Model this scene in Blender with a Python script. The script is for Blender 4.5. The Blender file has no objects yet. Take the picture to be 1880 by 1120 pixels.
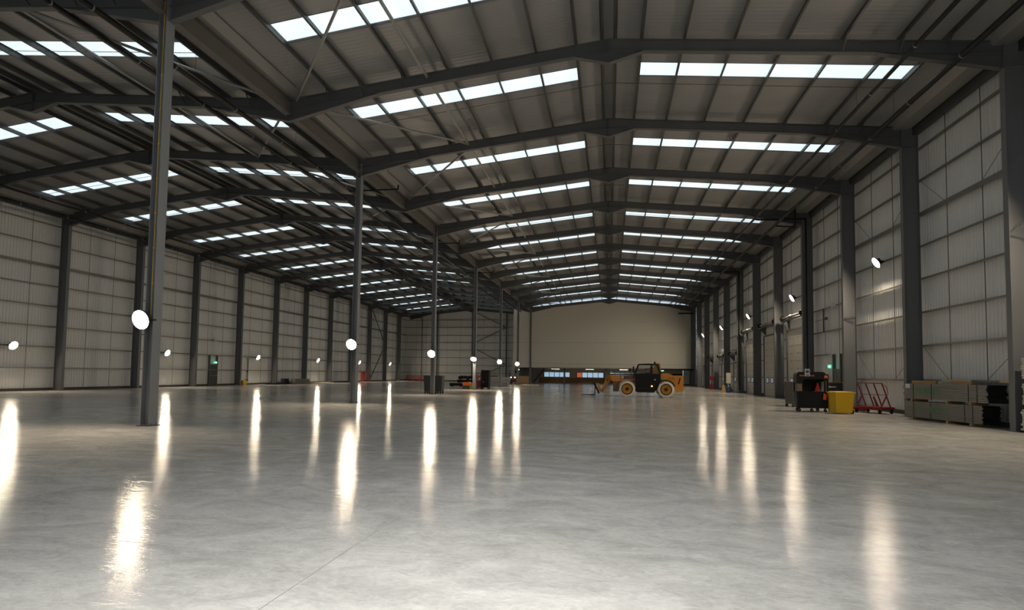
import bpy, math, random
from mathutils import Vector, Matrix
random.seed(7)
SC = bpy.context.scene
COL = SC.collection

# ------------------------------------------------------------------ camera
F_PX, CY_PX, YAW, PITCH, ROLL = 1003.81, 636.416, -0.17696, 0.04903, -0.01364
CAM = Vector((0.0951, 0.0, 1.5989))
cd = bpy.data.cameras.new('camera'); cam = bpy.data.objects.new('camera', cd); COL.objects.link(cam)
cd.sensor_fit = 'HORIZONTAL'; cd.sensor_width = 36.0
cd.lens = F_PX / 1880 * 36.0
cd.shift_x = 0.0; cd.shift_y = (CY_PX - 560.0) / 1880.0
cd.clip_start = 0.05; cd.clip_end = 400
r0 = Vector((math.cos(YAW), -math.sin(YAW), 0)); f0 = Vector((math.sin(YAW), math.cos(YAW), 0)); z0 = Vector((0, 0, 1))
fw = f0 * math.cos(PITCH) + z0 * math.sin(PITCH); up = z0 * math.cos(PITCH) - f0 * math.sin(PITCH)
rr = r0 * math.cos(ROLL) - up * math.sin(ROLL); uu = r0 * math.sin(ROLL) + up * math.cos(ROLL)
M = Matrix.Identity(4)
for i in range(3):
    M[i][0], M[i][1], M[i][2], M[i][3] = rr[i], uu[i], -fw[i], CAM[i]
cam.matrix_world = M
SC.camera = cam

# ------------------------------------------------------------------ world, exposure, added area lamp
SC.view_settings.view_transform = 'Standard'
SC.view_settings.look = 'None'
SC.view_settings.gamma = 1.0
SC.view_settings.use_curve_mapping = False
SC.view_settings.exposure = 0.0
W = bpy.data.worlds.new('world'); SC.world = W; W.use_nodes = True
bg = W.node_tree.nodes['Background']; bg.inputs[0].default_value = (0.72, 0.86, 1.0, 1); bg.inputs[1].default_value = 4.0
FLOOD = 760.0         # radiance of a right wall floodlight glass
FLOOD_LEFT = 330.0
FLOOD_POST = 290.0     # the lamps on the middle posts are weaker
SKYLIGHT = 1.06         # radiance of the roof lights
GLOW_POWER = 27000.0     # area lamp added behind the camera to brighten the near floor
ld = bpy.data.lights.new('floor_glow_lamp', 'AREA'); ld.shape = 'RECTANGLE'; ld.size = 2.0; ld.size_y = 3.0
ld.energy = GLOW_POWER; ld.color = (1.0, 0.99, 0.96)
lo = bpy.data.objects.new('floor_glow_lamp', ld); COL.objects.link(lo)
lo.location = (-0.42, -8.6, 7.33); lo.rotation_euler = (math.radians(62), 0, 0)   # added outside, cut off by the head of the rear opening

# ------------------------------------------------------------------ dimensions of the building
S, Y0 = 6.25, 0.9027
def YN(n): return Y0 + S * n
T = 0.1017                    # roof slope
ZA = 13.786                   # top of rafters at the ridge
XV, XR, XL, XRL = -12.63, 12.495, -37.508, -25.18   # valley, inner faces of right / left columns, left ridge
XWR, XWL = 13.36, -38.42      # liner faces of right and left walls
GR, GL = 13.14, -38.2         # girt faces
YB, YG, YW = -5.4, 99.5, 88.4 # rear wall, gable, white office wall
ZP = 0.22                     # purlin depth
def zraf(d): return ZA - T * abs(d)

# ------------------------------------------------------------------ materials
def mat(name, col, rough=0.6, metal=0.0, var=0.08, scale=3.0, emit=None, estr=0.0, bump=0.0, spec=0.5, trans=0.0, alpha=1.0):
    m = bpy.data.materials.new(name); m.use_nodes = True
    nt = m.node_tree; b = nt.nodes['Principled BSDF']
    b.inputs['Roughness'].default_value = rough; b.inputs['Metallic'].default_value = metal
    b.inputs['Specular IOR Level'].default_value = spec
    b.inputs['Base Color'].default_value = (*col, 1)
    if trans: b.inputs['Transmission Weight'].default_value = trans
    if alpha < 1: b.inputs['Alpha'].default_value = alpha
    if var > 0:
        tc = nt.nodes.new('ShaderNodeTexCoord'); nz = nt.nodes.new('ShaderNodeTexNoise')
        nz.inputs['Scale'].default_value = scale; nz.inputs['Detail'].default_value = 5
        nt.links.new(tc.outputs['Object'], nz.inputs['Vector'])
        mx = nt.nodes.new('ShaderNodeMix'); mx.data_type = 'RGBA'
        mx.inputs[6].default_value = (*[c * (1 - var) for c in col], 1)
        mx.inputs[7].default_value = (*[min(1, c * (1 + var)) for c in col], 1)
        nt.links.new(nz.outputs['Fac'], mx.inputs[0]); nt.links.new(mx.outputs[2], b.inputs['Base Color'])
        if bump:
            bp = nt.nodes.new('ShaderNodeBump'); bp.inputs['Strength'].default_value = bump; bp.inputs['Distance'].default_value = 0.01
            nt.links.new(nz.outputs['Fac'], bp.inputs['Height']); nt.links.new(bp.outputs[0], b.inputs['Normal'])
    if emit:
        b.inputs['Emission Color'].default_value = (*emit, 1); b.inputs['Emission Strength'].default_value = estr
    return m

def roof_liner():
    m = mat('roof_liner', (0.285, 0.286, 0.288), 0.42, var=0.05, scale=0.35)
    nt = m.node_tree; b = nt.nodes['Principled BSDF']
    tc = nt.nodes.new('ShaderNodeTexCoord'); wv = nt.nodes.new('ShaderNodeTexWave')
    wv.wave_type = 'BANDS'; wv.bands_direction = 'Y'; wv.inputs['Scale'].default_value = 1.6
    wv.inputs['Distortion'].default_value = 0.0
    nt.links.new(tc.outputs['Object'], wv.inputs['Vector'])
    bp = nt.nodes.new('ShaderNodeBump'); bp.inputs['Strength'].default_value = 0.25; bp.inputs['Distance'].default_value = 0.02
    nt.links.new(wv.outputs['Fac'], bp.inputs['Height']); nt.links.new(bp.outputs[0], b.inputs['Normal'])
    return m

def concrete_floor():
    m = bpy.data.materials.new('polished_concrete'); m.use_nodes = True
    nt = m.node_tree; b = nt.nodes['Principled BSDF']; L = nt.links.new
    tc = nt.nodes.new('ShaderNodeTexCoord')
    def noise(scale, detail, stretch=(1, 1, 1), rot=0.0, dist=0.0):
        mp = nt.nodes.new('ShaderNodeMapping'); mp.inputs['Scale'].default_value = stretch; mp.inputs['Rotation'].default_value = (0, 0, rot)
        L(tc.outputs['Object'], mp.inputs['Vector'])
        n = nt.nodes.new('ShaderNodeTexNoise'); n.inputs['Scale'].default_value = scale; n.inputs['Detail'].default_value = detail
        n.inputs['Roughness'].default_value = 0.62; n.inputs['Distortion'].default_value = dist
        L(mp.outputs[0], n.inputs['Vector']); return n.outputs['Fac']
    big = noise(0.16, 6, dist=0.6); mid = noise(1.1, 8, (1, 1.6, 1), 0.35, 1.2); fine = noise(5.0, 10, (1.0, 1.8, 1), 0.5, 2.4); speck = noise(23.0, 6, (1.0, 1.6, 1), -0.3, 1.0); swirl = noise(2.6, 6, (0.6, 2.4, 1), -0.4, 2.5)
    def mr(src, a, b_, c, d):
        n = nt.nodes.new('ShaderNodeMapRange'); n.inputs[1].default_value = a; n.inputs[2].default_value = b_; n.inputs[3].default_value = c; n.inputs[4].default_value = d
        L(src, n.inputs[0]); return n.outputs[0]
    def math_(op, x, y):
        n = nt.nodes.new('ShaderNodeMath'); n.operation = op
        for i, v in enumerate((x, y)):
            if isinstance(v, (int, float)): n.inputs[i].default_value = v
            else: L(v, n.inputs[i])
        return n.outputs[0]
    v = math_('MULTIPLY', math_('MULTIPLY', math_('MULTIPLY', mr(big, .3, .7, .82, 1.16), mr(mid, .3, .7, .80, 1.19)), mr(fine, .3, .7, .88, 1.11)), mr(speck, .3, .7, .92, 1.08))
    cb = nt.nodes.new('ShaderNodeCombineColor')
    L(math_('MULTIPLY', v, 0.43), cb.inputs[0]); L(math_('MULTIPLY', v, 0.42), cb.inputs[1]); L(math_('MULTIPLY', v, 0.395), cb.inputs[2])
    L(cb.outputs[0], b.inputs['Base Color'])
    r = math_('ADD', math_('ADD', mr(big, .3, .7, .0, .04), mr(mid, .3, .7, .06, .11)), math_('ADD', mr(swirl, .35, .7, -.03, .06), mr(fine, .35, .7, -.03, .05)))
    L(r, b.inputs['Roughness'])
    h = math_('ADD', math_('ADD', math_('MULTIPLY', mid, 1.0), math_('MULTIPLY', swirl, 0.4)), math_('MULTIPLY', fine, 0.16))
    bp = nt.nodes.new('ShaderNodeBump'); bp.inputs['Strength'].default_value = 0.5; bp.inputs['Distance'].default_value = 0.01
    L(h, bp.inputs['Height']); L(bp.outputs[0], b.inputs['Normal'])
    b.inputs['Specular IOR Level'].default_value = 0.009
    return m

MT = dict(
    floor=concrete_floor(), roof=roof_liner(),
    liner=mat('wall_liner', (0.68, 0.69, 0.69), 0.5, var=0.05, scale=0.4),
    steel=mat('grey_painted_steel', (0.102, 0.106, 0.110), 0.55, var=0.06, scale=1.5),
    post=mat('post_grey_steel', (0.140, 0.147, 0.156), 0.55, var=0.06, scale=1.5),
    freepost=mat('lit_post_steel', (0.215, 0.225, 0.240), 0.5, var=0.05, scale=1.5),  # lighter copy of the post steel, daylight on the posts put into the colour
    beam=mat('brown_grey_steel', (0.125, 0.12, 0.11), 0.6, var=0.06, scale=1.5),
    tube=mat('galvanised_tube', (0.30, 0.30, 0.29), 0.45, metal=0.3, var=0.1, scale=5),
    purlin=mat('dark_galvanised_purlin', (0.085, 0.085, 0.083), 0.45, metal=0.35, var=0.15, scale=4),
    girt=mat('galvanised_girt', (0.20, 0.195, 0.185), 0.42, metal=0.35, var=0.15, scale=4),
    gutter=mat('pale_gutter_steel', (0.26, 0.257, 0.25), 0.45, metal=0.2, var=0.06, scale=1),
    black=mat('black_plastic', (0.008, 0.008, 0.009), 0.55, var=0.2, scale=6, spec=0.25),
    pipe=mat('black_pipe', (0.010, 0.010, 0.011), 0.45, var=0.2, scale=6, spec=0.25),
    ring=mat('pale_coupling', (0.22, 0.215, 0.205), 0.4, metal=0.5, var=0.05),
    white=mat('white_panel', (0.56, 0.55, 0.49), 0.5, var=0.03, scale=0.3),
    door=mat('cream_door', (0.47, 0.45, 0.40), 0.45, var=0.04, scale=1),
    cream=mat('cream_paint', (0.60, 0.52, 0.38), 0.6, var=0.05),
    brown=mat('brown_board', (0.20, 0.12, 0.06), 0.6, var=0.15, scale=2),
    wood=mat('raw_timber', (0.42, 0.27, 0.12), 0.65, var=0.2, scale=9),
    palewood=mat('pale_timber', (0.62, 0.52, 0.37), 0.6, var=0.12, scale=8),
    yellow=mat('yellow_plastic', (0.62, 0.38, 0.012), 0.42, var=0.05, scale=3),
    orange=mat('machine_yellow_paint', (0.60, 0.235, 0.010), 0.35, var=0.08, scale=4),
    safety=mat('bright_orange_paint', (0.85, 0.16, 0.02), 0.4, var=0.06, scale=4),
    red=mat('red_paint', (0.24, 0.014, 0.014), 0.4, var=0.1, scale=5),
    redcone=mat('red_cone', (0.5, 0.05, 0.05), 0.5, var=0.1, scale=5),
    blue=mat('blue_plastic', (0.03, 0.07, 0.18), 0.45, var=0.1),
    navy=mat('navy_panel', (0.02, 0.022, 0.05), 0.4, var=0.1),
    tyre=mat('dusty_tyre', (0.74, 0.72, 0.68), 0.85, var=0.12, scale=9, bump=0.4),
    rubber=mat('black_rubber', (0.02, 0.02, 0.02), 0.8, var=0.2, scale=9),
    bin=mat('dark_grey_plastic', (0.055, 0.055, 0.053), 0.5, var=0.12, scale=4),
    darkdoor=mat('dark_grey_door', (0.07, 0.072, 0.075), 0.5, var=0.05),
    panel=mat('grey_composite_panel', (0.20, 0.19, 0.165), 0.5, var=0.12, scale=5),
    palepanel=mat('pale_composite_panel', (0.60, 0.56, 0.46), 0.5, var=0.08, scale=5),
    green=mat('green_paint', (0.02, 0.28, 0.08), 0.6, var=0.1),
    foil=mat('galvanised_duct', (0.45, 0.45, 0.44), 0.32, metal=0.6, var=0.15, scale=3),
    concrete=mat('dark_kerb', (0.07, 0.066, 0.06), 0.8, var=0.2, scale=4),
    joint=mat('floor_joint_filler', (0.47, 0.46, 0.435), 0.6, var=0.15, scale=10),
    jointdark=mat('floor_joint_edge', (0.2, 0.195, 0.185), 0.7, var=0.1),
    glass=mat('cab_glass', (0.10, 0.12, 0.12), 0.08, var=0, alpha=0.45),
    curtain=mat('clear_curtain', (0.75, 0.75, 0.75), 0.15, var=0, alpha=0.5),
    sign=mat('white_sign', (0.62, 0.62, 0.66), 0.5, var=0),
    cable=mat('yellow_cable', (0.60, 0.36, 0.02), 0.5, var=0.05),
    kraft=mat('tan_cardboard', (0.34, 0.26, 0.16), 0.7, var=0.1),
    skylight=mat('roof_light_sheet', (0.8, 0.85, 0.88), 0.4, var=0, emit=(0.73, 0.87, 0.935), estr=SKYLIGHT),
    flood=mat('floodlight_glass', (0.9, 0.9, 0.9), 0.3, var=0, emit=(1.0, 0.82, 0.60), estr=FLOOD),
    floodpost=mat('post_floodlight_glass', (0.9, 0.9, 0.9), 0.3, var=0, emit=(1.0, 0.81, 0.58), estr=FLOOD_POST),
    floodleft=mat('left_floodlight_glass', (0.9, 0.9, 0.9), 0.3, var=0, emit=(1.0, 0.82, 0.60), estr=FLOOD_LEFT),
    striplamp=mat('strip_lamp_diffuser', (0.9, 0.9, 0.9), 0.4, var=0, emit=(1.0, 0.80, 0.52), estr=14.0),
    exitg=mat('exit_sign_green', (0.02, 0.4, 0.2), 0.4, var=0, emit=(0.05, 0.75, 0.42), estr=0.9),
    exitw=mat('exit_sign_white', (0.9, 0.9, 0.9), 0.4, var=0, emit=(0.8, 1.0, 0.92), estr=1.2),
    pane=mat('daylit_pane', (0.2, 0.3, 0.35), 0.15, var=0, emit=(0.42, 0.60, 0.78), estr=0.75),
    panedim=mat('dim_daylit_pane', (0.2, 0.25, 0.28), 0.15, var=0, emit=(0.35, 0.42, 0.48), estr=0.35),
    panered=mat('red_lit_pane', (0.4, 0.1, 0.08), 0.2, var=0, emit=(0.6, 0.14, 0.07), estr=0.6),
    indicator=mat('amber_lamp', (0.9, 0.3, 0.05), 0.3, var=0, emit=(1.0, 0.35, 0.06), estr=6.0),
    lamp=mat('white_vehicle_lamp', (0.9, 0.9, 0.9), 0.3, var=0, emit=(1.0, 0.9, 0.75), estr=8.0),
)

# ------------------------------------------------------------------ mesh builder
class MB:
    def __init__(s): s.v = []; s.f = []; s.m = []; s.s = []
    def add(s, vs, fs, mi=0, smooth=False):
        o = len(s.v); s.v += [tuple(v) for v in vs]
        for f in fs: s.f.append([o + i for i in f]); s.m.append(mi); s.s.append(smooth)
        return s
    def box(s, x0, x1, y0, y1, z0, z1, mi=0):
        vs = [(x, y, z) for z in (z0, z1) for y in (y0, y1) for x in (x0, x1)]
        return s.add(vs, [(0, 2, 3, 1), (4, 5, 7, 6), (0, 1, 5, 4), (2, 6, 7, 3), (0, 4, 6, 2), (1, 3, 7, 5)], mi)
    def hexa(s, bot, top, mi=0):      # two quads, both in the same turn
        return s.add(list(bot) + list(top), [(3, 2, 1, 0), (4, 5, 6, 7), (0, 1, 5, 4), (1, 2, 6, 5), (2, 3, 7, 6), (3, 0, 4, 7)], mi)
    def prism(s, poly, axis, a, b, mi=0, smooth=False):   # polygon in the plane across axis
        def P(p, t):
            return {'x': (t, p[0], p[1]), 'y': (p[0], t, p[1]), 'z': (p[0], p[1], t)}[axis]
        n = len(poly); vs = [P(p, a) for p in poly] + [P(p, b) for p in poly]
        s.add(vs, [(i, (i + 1) % n, n + (i + 1) % n, n + i) for i in range(n)], mi, smooth)
        s.add([P(p, a) for p in poly], [tuple(range(n))[::-1]], mi); s.add([P(p, b) for p in poly], [tuple(range(n))], mi)
        return s
    def bar(s, p, q, w, h, upv=(0, 0, 1), mi=0):
        p, q = Vector(p), Vector(q); d = (q - p).normalized(); u = Vector(upv)
        r = d.cross(u)
        if r.length < 1e-4: r = d.cross(Vector((1, 0, 0)))
        r.normalize(); u = r.cross(d)
        k = [(-1, -1), (1, -1), (1, 1), (-1, 1)]
        return s.hexa([p + r * (a * w / 2) + u * (b * h / 2) for a, b in k], [q + r * (a * w / 2) + u * (b * h / 2) for a, b in k], mi)
    def tube(s, p, q, r, n=10, mi=0, r2=None, caps=True):
        p, q = Vector(p), Vector(q); d = (q - p).normalized(); a = d.orthogonal().normalized(); b = d.cross(a)
        r2 = r if r2 is None else r2
        A = [p + (a * math.cos(t) + b * math.sin(t)) * r for t in [2 * math.pi * i / n for i in range(n)]]
        B = [q + (a * math.cos(t) + b * math.sin(t)) * r2 for t in [2 * math.pi * i / n for i in range(n)]]
        s.add(A + B, [(i, (i + 1) % n, n + (i + 1) % n, n + i) for i in range(n)], mi, True)
        if caps: s.add(A, [tuple(range(n))[::-1]], mi); s.add(B, [tuple(range(n))], mi)
        return s
    def path(s, pts, r, n=8, mi=0):
        for i in range(len(pts) - 1): s.tube(pts[i], pts[i + 1], r, n, mi)
        for p in pts[1:-1]: s.ball(p, r, mi=mi)
        return s
    def ball(s, c, r, mi=0, n=10, sq=(1, 1, 1)):
        c = Vector(c); vs = []; fs = []; m = n // 2
        for j in range(m + 1):
            t = math.pi * j / m
            for i in range(n):
                u = 2 * math.pi * i / n
                vs.append((c.x + r * sq[0] * math.sin(t) * math.cos(u), c.y + r * sq[1] * math.sin(t) * math.sin(u), c.z + r * sq[2] * math.cos(t)))
        for j in range(m):
            for i in range(n): fs.append((j * n + i, (j + 1) * n + i, (j + 1) * n + (i + 1) % n, j * n + (i + 1) % n))
        return s.add(vs, fs, mi, True)
    def lathe(s, prof, c, axis='z', n=24, mi=0):     # prof: (radius, along)
        vs = []; fs = []
        for r, h in prof:
            for i in range(n):
                t = 2 * math.pi * i / n; a, b = r * math.cos(t), r * math.sin(t)
                vs.append({'z': (c[0] + a, c[1] + b, c[2] + h), 'y': (c[0] + a, c[1] + h, c[2] + b), 'x': (c[0] + h, c[1] + a, c[2] + b)}[axis])
        for j in range(len(prof) - 1):
            for i in range(n): fs.append((j * n + i, j * n + (i + 1) % n, (j + 1) * n + (i + 1) % n, (j + 1) * n + i))
        return s.add(vs, fs, mi, True)
    def ibeam_y(s, x, y0, y1, z0, z1, w, tf=0.02, tw=0.014, mi=0):      # beam along y
        s.box(x - w / 2, x + w / 2, y0, y1, z0, z0 + tf, mi); s.box(x - w / 2, x + w / 2, y0, y1, z1 - tf, z1, mi)
        return s.box(x - tw / 2, x + tw / 2, y0, y1, z0 + tf, z1 - tf, mi)
    def build(s, name, mats, parent=None, bevel=0.0, smooth_angle=True):
        me = bpy.data.meshes.new(name); me.from_pydata(s.v, [], s.f)
        for m in (mats if isinstance(mats, (list, tuple)) else [mats]): me.materials.append(MT[m])
        me.polygons.foreach_set('material_index', s.m); me.polygons.foreach_set('use_smooth', s.s)
        me.update()
        import bmesh
        bm = bmesh.new(); bm.from_mesh(me); bmesh.ops.recalc_face_normals(bm, faces=bm.faces); bm.to_mesh(me); bm.free()
        o = bpy.data.objects.new(name, me); COL.objects.link(o)
        if parent: o.parent = parent
        if bevel:
            b = o.modifiers.new('bevel', 'BEVEL'); b.width = bevel; b.segments = 2; b.limit_method = 'ANGLE'; b.angle_limit = math.radians(50)
        return o

def tag(o, label, cat, group=None, kind=None):
    o['label'] = label; o['category'] = cat
    if group: o['group'] = group
    if kind: o['kind'] = kind
    return o
def empty(name, loc, label, cat, group=None, rz=0.0, kind=None):
    o = bpy.data.objects.new(name, None); COL.objects.link(o); o.empty_display_size = 0.2
    o.location = loc; o.rotation_euler = (0, 0, rz)
    return tag(o, label, cat, group, kind)
def struct(o): o['kind'] = 'structure'; return o
def children(o): return [c for c in COL.objects if c.parent == o]
def copy_tree(o, parent=None):
    c = o.copy(); COL.objects.link(c)
    if parent: c.parent = parent
    for ch in children(o): copy_tree(ch, c)
    return c
def text(name, body, size, m, parent, loc, rot, extrude=0.002, squash=1.0):
    cu = bpy.data.curves.new(name, 'FONT'); cu.body = body; cu.size = size; cu.extrude = extrude; cu.align_x = 'CENTER'; cu.align_y = 'CENTER'
    tmp = bpy.data.objects.new('tmp', cu); COL.objects.link(tmp); bpy.context.view_layer.update()
    me = bpy.data.meshes.new_from_object(tmp.evaluated_get(bpy.context.evaluated_depsgraph_get())); bpy.data.objects.remove(tmp); bpy.data.curves.remove(cu)
    me.name = name; me.materials.clear(); me.materials.append(MT[m]); o = bpy.data.objects.new(name, me); COL.objects.link(o); o.parent = parent
    o.location = loc; o.rotation_euler = rot; o.scale = (squash, 1, 1); return o
ORD = ['first', 'second', 'third', 'fourth', 'fifth', 'sixth', 'seventh', 'eighth', 'ninth', 'tenth', 'eleventh', 'twelfth', 'thirteenth', 'fourteenth', 'fifteenth', 'sixteenth', 'seventeenth', 'eighteenth', 'nineteenth', 'twentieth']

# ------------------------------------------------------------------ the shell
mb = MB(); mb.box(XWL - .3, XWR + .3, YB - .3, 106.0, -0.3, 0.0)
def seam(x0, x1, y0, y1):
    mb.add([(x0, y0, .0012), (x1, y0, .0012), (x1, y1, .0012), (x0, y1, .0012)], [(0, 1, 2, 3)], 1)
def seamd(x0, x1, y0, y1):
    mb.add([(x0, y0, .0008), (x1, y0, .0008), (x1, y1, .0008), (x0, y1, .0008)], [(0, 1, 2, 3)], 2)
for xj in (-37.0 + 5.2 * k + 3.59 for k in range(10)):     # saw cuts along the hall, one of them at x = -1.81
    if xj < 13: seam(xj - .003, xj + .003, YB, 88); seamd(xj + .003, xj + .009, YB, 88)
for k in range(-1, 15):                                      # saw cuts across the hall
    yj = 4.43 + 5.8 * k
    seam(-38, 13, yj - .004, yj + .004); seamd(-38, 13, yj + .004, yj + .009)
struct(mb.build('floor', ['floor', 'joint', 'jointdark']))

ROWS_R = {0: 3.0, 1: 9.3, 2: 15.65, 3: 21.43, 4: 28.38, 5: 34.5, 6: 41.4, 7: 47.5, 8: 54.4, 9: 60.8, 10: 67.3, 11: 73.4, 12: 80.2}
ROWS_L = {0: 3.3, 1: 9.7, 2: 16.1, 3: 21.85, 4: 28.8, 5: 34.9, 6: 41.8, 7: 47.9, 8: 54.8, 9: 61.1, 10: 67.6, 11: 73.7, 12: 80.5, 13: 86.8, 14: 93.2}
D0, D1 = 1.2, 10.9
def slope_sheet(xr, sgn, xe, rows):
    """one roof slope with openings for its roof lights"""
    m = MB(); dE = abs(xe - xr)
    def q(d0, d1, y0, y1):
        z = lambda d: ZA + ZP - T * d
        p = lambda d, y, dz: (xr + sgn * d, y, z(d) + dz)
        m.hexa([p(d0, y0, 0), p(d1, y0, 0), p(d1, y1, 0), p(d0, y1, 0)], [p(d0, y0, .08), p(d1, y0, .08), p(d1, y1, .08), p(d0, y1, .08)])
    y = YB
    for r in sorted(rows.values()):
        q(0, dE, y, r); q(0, D0, r, r + 1.0); q(D1, dE, r, r + 1.0); y = r + 1.0
    q(0, dE, y, 106.0)
    return m
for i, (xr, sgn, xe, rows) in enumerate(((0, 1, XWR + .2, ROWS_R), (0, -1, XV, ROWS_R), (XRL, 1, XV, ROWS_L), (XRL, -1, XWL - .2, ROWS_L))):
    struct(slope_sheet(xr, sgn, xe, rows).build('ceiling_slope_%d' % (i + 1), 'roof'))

def corrugated(x, y0, y1, z0, z1, sgn, pitch=0.2, dep=0.022):
    m = MB(); prof = []; n = int((y1 - y0) / pitch)
    for k in range(n):
        b = y0 + k * pitch
        prof += [(0, b), (0, b + pitch * .55), (-dep * sgn, b + pitch * .68), (-dep * sgn, b + pitch * .87)]
    prof.append((0, y1))
    vs = [(x + sgn * .0 - a, y, z0) for a, y in prof] + [(x - a, y, z1) for a, y in prof]
    k = len(prof)
    m.add(vs, [(i, i + 1, k + i + 1, k + i) for i in range(k - 1)])
    m.box(min(x + sgn * .04, x + sgn * .18), max(x + sgn * .04, x + sgn * .18), y0, y1, z0, z1)
    return m
struct(corrugated(XWR, YB, 106, 0, 12.75, 1).build('wall_right', 'liner'))
struct(corrugated(XWL, YB, YG, 0, 12.75, -1).build('wall_left', 'liner'))
# gable of the left hall, ribs upright, top edge following the roof
def gable(y, x0, x1, ridge, nm, cut=0.0):
    m = MB(); n = int((x1 - x0) / .2); prof = []
    for k in range(n):
        b = x0 + k * .2
        prof += [(b, 0), (b + .11, 0), (b + .136, -.022), (b + .174, -.022)]
    prof.append((x1, 0)); K = len(prof)
    zt = lambda x: ZA + ZP + .05 - T * abs(x - ridge)
    vs = [(x, y + d, 0) for x, d in prof] + [(x, y + d, zt(x)) for x, d in prof]
    m.add(vs, [(i, i + 1, K + i + 1, K + i) for i in range(K - 1)])
    m.prism([(x0, 0), (x1, 0), (x1, zt(x1)), (min(max(ridge, x0), x1), zt(min(max(ridge, x0), x1))), (x0, zt(x0))], 'y', y + .05, y + .2)
    return m.build(nm, 'liner')
struct(gable(YG, XWL, XV, XRL, 'wall_gable'))
# rear wall behind the camera, its unseen opening shaped to bound the floor glow
m = MB()
for xr, x0, x1 in ((0, XV, XWR), (XRL, XWL, XV)):
    zt = lambda x: ZA + ZP + .05 - T * abs(x - xr)
    if xr == 0:
        m.prism([(x0, 0), (-1.45, 0), (-1.45, 5.0), (0.36, 5.0), (0.36, 0), (x1, 0), (x1, zt(x1)), (0, zt(0)), (x0, zt(x0))], 'y', YB - .2, YB)
    else:
        m.prism([(x0, 0), (x1, 0), (x1, zt(x1)), (xr, zt(xr)), (x0, zt(x0))], 'y', YB - .2, YB)
struct(m.build('wall_rear', 'liner'))
struct(MB().box(-1.55, -1.45, YB - .25, YB + .05, 0, 5.1).box(.36, .46, YB - .25, YB + .05, 0, 5.1).box(-1.55, .46, YB - .25, YB + .05, 5.0, 5.15).build('trim_rear_opening', 'steel'))  # lining of the made-up rear opening
# low dark kerbs at the foot of the walls
struct(MB().box(XWR - .12, XWR + .02, YB, 106, 0, .17).build('baseboard_right', 'concrete'))
struct(MB().box(XWL - .02, XWL + .12, YB, YG, 0, .17).build('baseboard_left', 'concrete'))
struct(MB().box(XWL, -15.6, YG - .12, YG + .02, 0, .17).build('baseboard_gable', 'concrete'))

# white office block at the end of the right hall: wall above, open undercroft below
m = MB(); xa, xb = -15.5, XWR - .05
zt = lambda x: ZA - .02 - T * abs(x)
def wpiece(z0, z1):
    m.box(xa, xb, YW, YW + .25, z0, z1)
wpiece(2.67, 3.25); wpiece(3.27, 6.70)
m.prism([(xa, 6.72), (xb, 6.72), (xb, zt(xb)), (0, zt(0)), (XV, zt(XV)), (xa, zt(XV) + .2)], 'y', YW, YW + .25)
m.box(xa, xb, YW + .03, YW + .24, 3.2, 6.8)
m.box(xa, xb, YW - .004, YW + .02, 3.245, 3.275, 1).box(xa, xb, YW - .004, YW + .02, 6.695, 6.725, 1).box(xa, xb, YW - .01, YW + .02, 2.67, 2.70, 1)
struct(m.build('wall_office', ['white', 'jointdark']))
struct(MB().box(xa, xb, YW + .02, 104.2, 2.60, 2.668).build('ceiling_undercroft', 'white'))
struct(MB().box(xa, xa + .15, YW + .25, 104, 0, 12.6).build('wall_office_side', 'white'))
# back wall of the undercroft: cream over brown, three window bands
m = MB()
m.box(xa, xb, 104.0, 104.2, 0, .93, 1); m.box(xa, xb, 104.0, 104.2, .93, 2.7, 0)
struct(m.build('wall_undercroft', ['cream', 'brown']))
def window_band(n, x0, x1, z0, z1, cells, redcell=-1):
    r = MB(); w = (x1 - x0) / cells
    r.box(x0, x1, 103.9, 104.0, z0 - .06, z0); r.box(x0, x1, 103.9, 104.0, z1, z1 + .06)
    for k in range(cells + 1): r.box(x0 + k * w - .05, x0 + k * w + .05, 103.9, 104.0, z0, z1)
    o = struct(r.build('window_%d' % n, 'black'))
    for k in range(cells):
        MB().box(x0 + k * w + .05, x0 + (k + 1) * w - .05, 103.95, 103.99, z0, z1).build('pane', 'panered' if k == redcell else 'pane', o)
window_band(1, -12.2, -7.3, 1.08, 1.93, 5)
window_band(2, -6.0, -1.0, 1.05, 1.93, 5, 0)
window_band(3, .1, 5.0, 1.05, 1.93, 5)
window_band(4, 6.0, 9.4, 1.05, 1.93, 3)

for k, x in enumerate((-9.8, -3.5, 2.6, 8.0)):
    e = empty('ceiling_lamp', (x, 101.6, 2.60), 'warm strip lamp under the white block, %s from the left' % ORD[k], 'lamp', 'undercroft strip lamps')
    MB().box(-.75, .75, -.08, .08, -.07, 0).build('case', 'sign', e)
    MB().box(-.72, .72, -.06, .06, -.085, -.07).build('diffuser', 'striplamp', e)

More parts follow.
